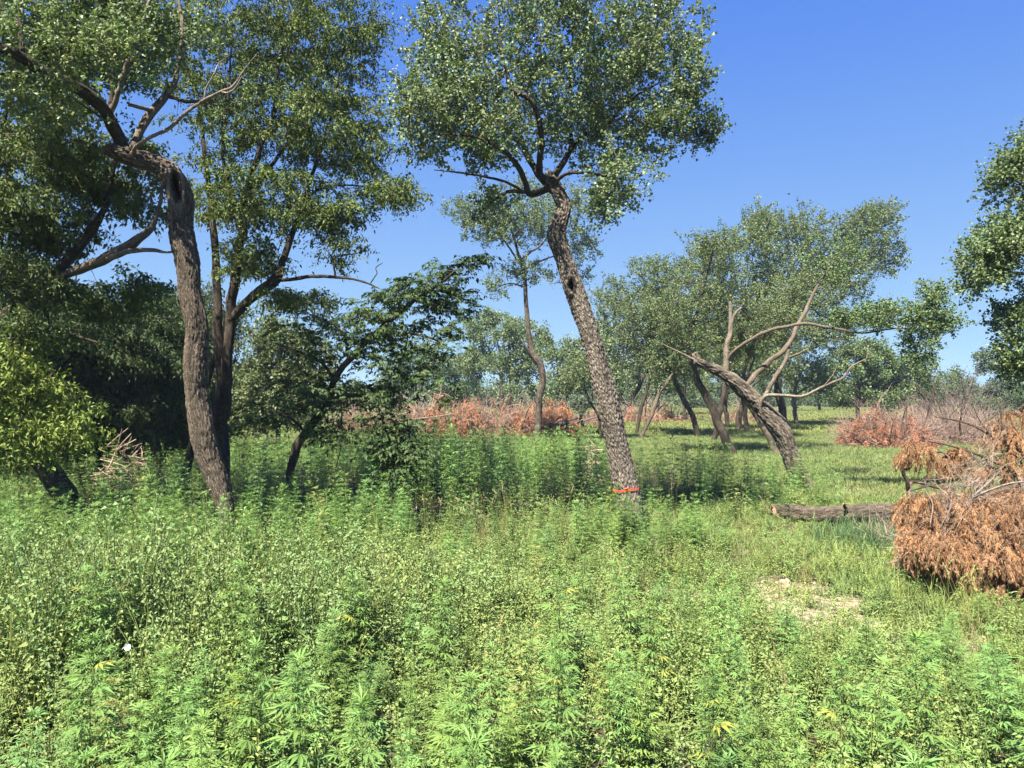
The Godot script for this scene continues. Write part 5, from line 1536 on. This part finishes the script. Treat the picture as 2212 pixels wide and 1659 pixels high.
# the tall hemp plants nearest the viewer, each one its own
func build_hemp_plants():
	rng.seed = 909
	var protos := []
	for k in 4:
		protos.append(make_hemp(k))
	var across := ["at the far left", "left of the left half's middle", "in the right part of the left half", "just left of centre", "just right of centre", "in the left part of the right half", "right of the right half's middle", "at the far right"]
	var rows := [[3.0, "nearest row"], [4.2, "second row"], [6.0, "third row"]]
	var made := 0
	for r in rows.size():
		for k in 8:
			if r == 2 and k > 5:
				continue
			var d: float = rows[r][0] + rn(-0.3, 0.5)
			var x: float = ((k + 0.5) / 8.0 * 2.0 - 1.0) * 0.62 * d + rn(-0.12, 0.12) * d * 0.4
			var p: Node3D = protos[made] if made < protos.size() else protos[made % protos.size()].duplicate()
			if made >= protos.size():
				p.name = numbered("hemp_plant")
				add_child(p)
			made += 1
			p.set_meta("label", "hemp plant with fan leaves, %s, %s" % [rows[r][1], across[k]])
			p.position = Vector3(x, gy(x, -d) - 0.02, -d)
			p.rotation = Vector3(rn(-0.07, 0.07), rn(0, TAU), rn(-0.07, 0.07))
			p.scale = Vector3.ONE * rn(0.95, 1.22)


func make_hemp(k: int) -> Node3D:
	var t := thing("hemp_plant", "tall hemp plant with broad fan leaves standing out of the foreground weeds", "plant", Vector3.ZERO, "tall hemp plants in the foreground")
	rng.seed = 700 + k
	var col := Color(0.13, 0.225, 0.06)
	var stem := Geo.new()
	var small := Geo.new()
	var p := Vector3.ZERO
	var n := 18
	var az := rn(0, TAU)
	for j in n:
		var f := float(j) / n
		var q := p + (Vector3(0, 1, 0) + unit() * 0.07).normalized() / n
		stick(stem, p, q, 0.0065 * (1.0 - 0.6 * f), 0.0065 * (1.0 - 0.6 * (f + 1.0 / n)), Color(0.12, 0.17, 0.06))
		p = q
		az += PI / 2.0 + rn(-0.3, 0.3)
		if f < 0.15:
			continue
		for s in 2:
			var a := az + s * PI
			var d := Vector3(cos(a), lerpf(-0.05, 0.6, f * f), sin(a)).normalized()
			var size := 0.125 if f < 0.75 else lerpf(0.125, 0.05, (f - 0.75) / 0.25)
			size *= rn(0.85, 1.2)
			if f > 0.3 and f < 0.85:
				var g := Geo.new()
				var c := vary(col, 0.14, 0.06)
				if rng.randf() < 0.1:
					c = Color(0.25, 0.28, 0.06)
				fan_leaf(g, Vector3.ZERO, d, size, 7, c, false)
				var m := piece("fan_leaf", g.mesh(), M.hemp, t)
				m.position = p
			else:
				fan_leaf(small, p, d, size * 0.8, 7, vary(col, 0.14, 0.06), false)
			if f > 0.25 and f < 0.92:
				var e := p + (d + Vector3(0, 0.7, 0)).normalized() * size * rn(0.5, 1.1)
				twiglet(small, p, e, 0.002, col)
				for u in 5:
					var b := rn(0, TAU)
					fan_leaf(small, e, Vector3(cos(b), rn(0.1, 0.9), sin(b)).normalized(), size * rn(0.35, 0.5), 5, vary(col * 1.1, 0.14, 0.06), false)
	for j in 8:
		var b := rn(0, TAU)
		fan_leaf(small, p, Vector3(cos(b) * 0.6, rn(0.5, 1.2), sin(b) * 0.6).normalized(), 0.06 * rn(0.7, 1.3), 5, vary(col * 1.2, 0.1, 0.05), false)
	piece("stem", stem.mesh(), M.twig, t)
	var sm := piece("foliage", small.mesh(), M.hemp, t)
	sm.set_meta("kind", "stuff")
	return t


# ==================================================================== small things

func build_small_things():
	rng.seed = 1234
	# the orange tape round the taped trunk
	var want := at(1353.5, 1056, 13.8)
	var near_k := 1
	for k in range(1, taped[0].size() - 1):
		if absf(taped[0][k].y - want.y) < absf(taped[0][near_k].y - want.y):
			near_k = k
	var c: Vector3 = taped[0][near_k]
	var axis: Vector3 = (taped[0][near_k + 1] - taped[0][near_k - 1]).normalized()
	var girth: float = taped[1][near_k]
	var t := thing("marking_tape", "orange plastic tape tied round the leaning trunk near its foot", "tape", c)
	var g := Geo.new()
	var s := axis.cross(Vector3.FORWARD).normalized()
	var f := s.cross(axis).normalized()
	var seg := 96
	for k in seg:
		var a := TAU * k / seg
		var r := girth + 0.019 + 0.008 * sin(a * 5.0 + 1.0) + 0.004 * n_lump.get_noise_2d(k * 0.5, 3.0)
		var out := s * cos(a) + f * sin(a)
		var lift := axis * (0.014 * cos(a) + 0.006 * sin(a * 3.0))
		var wave := 0.015 + 0.009 * n_lump.get_noise_2d(k * 1.7, 9.0)
		for q in [[wave, 0.0], [-wave, 0.0], [-wave, 0.004], [wave, 0.004]]:
			g.v.append(out * (r + q[1]) + lift + axis * q[0])
			g.c.append(Color.WHITE)
	for k in seg:
		for q in 4:
			var a := k * 4 + q
			var b := k * 4 + (q + 1) % 4
			var a2 := ((k + 1) % seg) * 4 + q
			var b2 := ((k + 1) % seg) * 4 + (q + 1) % 4
			g.i.append(a); g.i.append(a2); g.i.append(b)
			g.i.append(b); g.i.append(a2); g.i.append(b2)
	piece("band", g.mesh(), M.ribbon, t)
	var kn := Geo.new()
	var kp := f * -0.0 + (EYE - c).normalized() * (girth + 0.03)
	tube(kn, PackedVector3Array([kp + s * -0.03, kp, kp + s * 0.03]), PackedFloat32Array([0.008, 0.018, 0.008]), 8, {"plate": Color.WHITE, "furrow": Color.WHITE})
	piece("knot", kn.mesh(), M.ribbon, t)

	# stick piles
	stick_pile("stick_pile", "low pile of cut brown sticks in the weeds left of the hollow trunk", 270, 968, 19, 58, 34, 110, Color(0.24, 0.18, 0.135))
	stick_pile("stick_pile", "bundle of pale twigs leaning beside the taped trunk", 1276, 985, 21, 26, 52, 60, Color(0.36, 0.28, 0.2))
	stick_pile("stick_pile", "small tangle of dead stalks at the foot of the tall hemp", 893, 1095, 13.2, 22, 16, 30, Color(0.33, 0.25, 0.18))

	# a small wooden frame far behind
	var foot := foot_of([1217, 905, 66, 0])
	t = thing("wooden_frame", "small grey wooden frame with a flat top beyond the cedar heaps", "frame", foot)
	var hgt := at(1217, 872, 66).y - foot.y
	for sx in [-0.34, 0.34]:
		var b := BoxMesh.new()
		b.size = Vector3(0.09, hgt, 0.09)
		piece("post", b, M.board, t).position = Vector3(sx, hgt * 0.5, 0)
	var top := BoxMesh.new()
	top.size = Vector3(1.35, 0.09, 0.5)
	piece("top_board", top, M.board, t).position = Vector3(-0.1, hgt + 0.046, 0)
	var rail := BoxMesh.new()
	rail.size = Vector3(0.58, 0.07, 0.05)
	piece("rail", rail, M.board, t).position = Vector3(0, hgt * 0.55, 0)

	# a white flower in the near weeds
	var fp := at(318 * 0.864, 1618 * 0.864, 4.6)
	t = thing("white_flower", "single white bindweed flower in the left foreground", "flower", fp)
	var pg := Geo.new()
	for k in 10:
		var a := TAU * k / 10.0
		var b := TAU * (k + 1) / 10.0
		var nz := (EYE - fp).normalized()
		var sx := nz.cross(Vector3.UP).normalized()
		var sy := sx.cross(nz)
		var pa := (sx * cos(a) + sy * sin(a)) * 0.019 + nz * 0.014
		var pb := (sx * cos(b) + sy * sin(b)) * 0.019 + nz * 0.014
		pg.tri(Vector3.ZERO, pa, pb, Color.WHITE)
	piece("petals", pg.mesh(), M.petal, t)
	var sg := Geo.new()
	stick(sg, Vector3.ZERO, Vector3(0.02, gy(fp.x, fp.z) - fp.y, -0.03), 0.002, 0.003, Color(0.1, 0.16, 0.05))
	piece("stem", sg.mesh(), M.twig, t)

	# a bird far up over the grove
	var bp := at(1704, 419, 90)
	t = thing("bird", "tiny dark bird high in the clear sky above the grove", "bird", bp)
	var bb := SphereMesh.new()
	bb.radius = 0.07
	bb.height = 0.34
	bb.radial_segments = 10
	bb.rings = 6
	piece("body", bb, M.feather, t).rotation = Vector3(0, 0, 1.3)
	for sx in [-1.0, 1.0]:
		var wg := Geo.new()
		wg.tri(Vector3(-0.07, 0, 0), Vector3(0.0, 0.08, 0.3 * sx), Vector3(0.08, 0, 0), Color(0.03, 0.03, 0.03))
		wg.tri(Vector3(-0.02, 0.06, 0.24 * sx), Vector3(-0.06, 0.02, 0.5 * sx), Vector3(0.04, 0.05, 0.22 * sx), Color(0.03, 0.03, 0.03))
		piece("wing", wg.mesh(), M.feather, t)

	# loose fallen twigs near the log
	var pale := bark_style(Color(0.34, 0.28, 0.22), Color(0.18, 0.14, 0.11))
	fallen("dead_bough", "thin bare bough arching over the end of the log", [[1640, 1070, 15.5, 1.5], [1660, 1100, 15.3, 2.5], [1700, 1128, 15, 3], [1760, 1160, 14.6, 3], [1790, 1178, 14.3, 1.5]], pale, 1)
	fallen("dead_bough", "dark bare bough lying in front of the right cedar heap", [[1820, 928, 34.5, 1], [1860, 945, 34.3, 2], [1895, 962, 34, 3], [1920, 968, 34, 3]], bark_style(Color(0.2, 0.16, 0.13), Color(0.1, 0.08, 0.06)), 1)
	fallen("dead_bough", "bent pale bough standing at the left of the right cedar heap", [[1905, 945, 35, 3], [1912, 910, 35, 3], [1922, 896, 35, 2.5], [1938, 890, 35, 1.5]], pale, 1)


func stick_pile(called: String, label: String, x: float, y: float, d: float, w: float, h: float, n: int, col: Color):
	var foot := foot_of([x, y, d, 0])
	var top := at(x, y - h, d).y - foot.y
	var t := thing(called, label, "stick pile", foot)
	var rx := w * d / F
	for k in n:
		var g := Geo.new()
		var a := rn(0, TAU)
		var q := sqrt(rng.randf())
		var p := Vector3(cos(a) * q * rx, 0, sin(a) * q * rx * 0.7)
		p.y = maxf(0.02, top * (1.0 - q * q * 0.8) * rn(0.25, 1.0))
		var dir := Vector3(rn(-1, 1), rn(-0.35, 0.5), rn(-0.7, 0.7)).normalized()
		var l := rn(0.25, 0.6) * rx
		var c := vary(col, 0.35, 0.06)
		var mid := p + unit() * 0.02
		var r := rn(0.008, 0.02)
		stick(g, p - dir * l, mid, r, r * 0.9, c)
		stick(g, mid, p + dir * l, r * 0.9, r * 0.6, c)
		piece("stick", g.mesh(), M.twig, t)
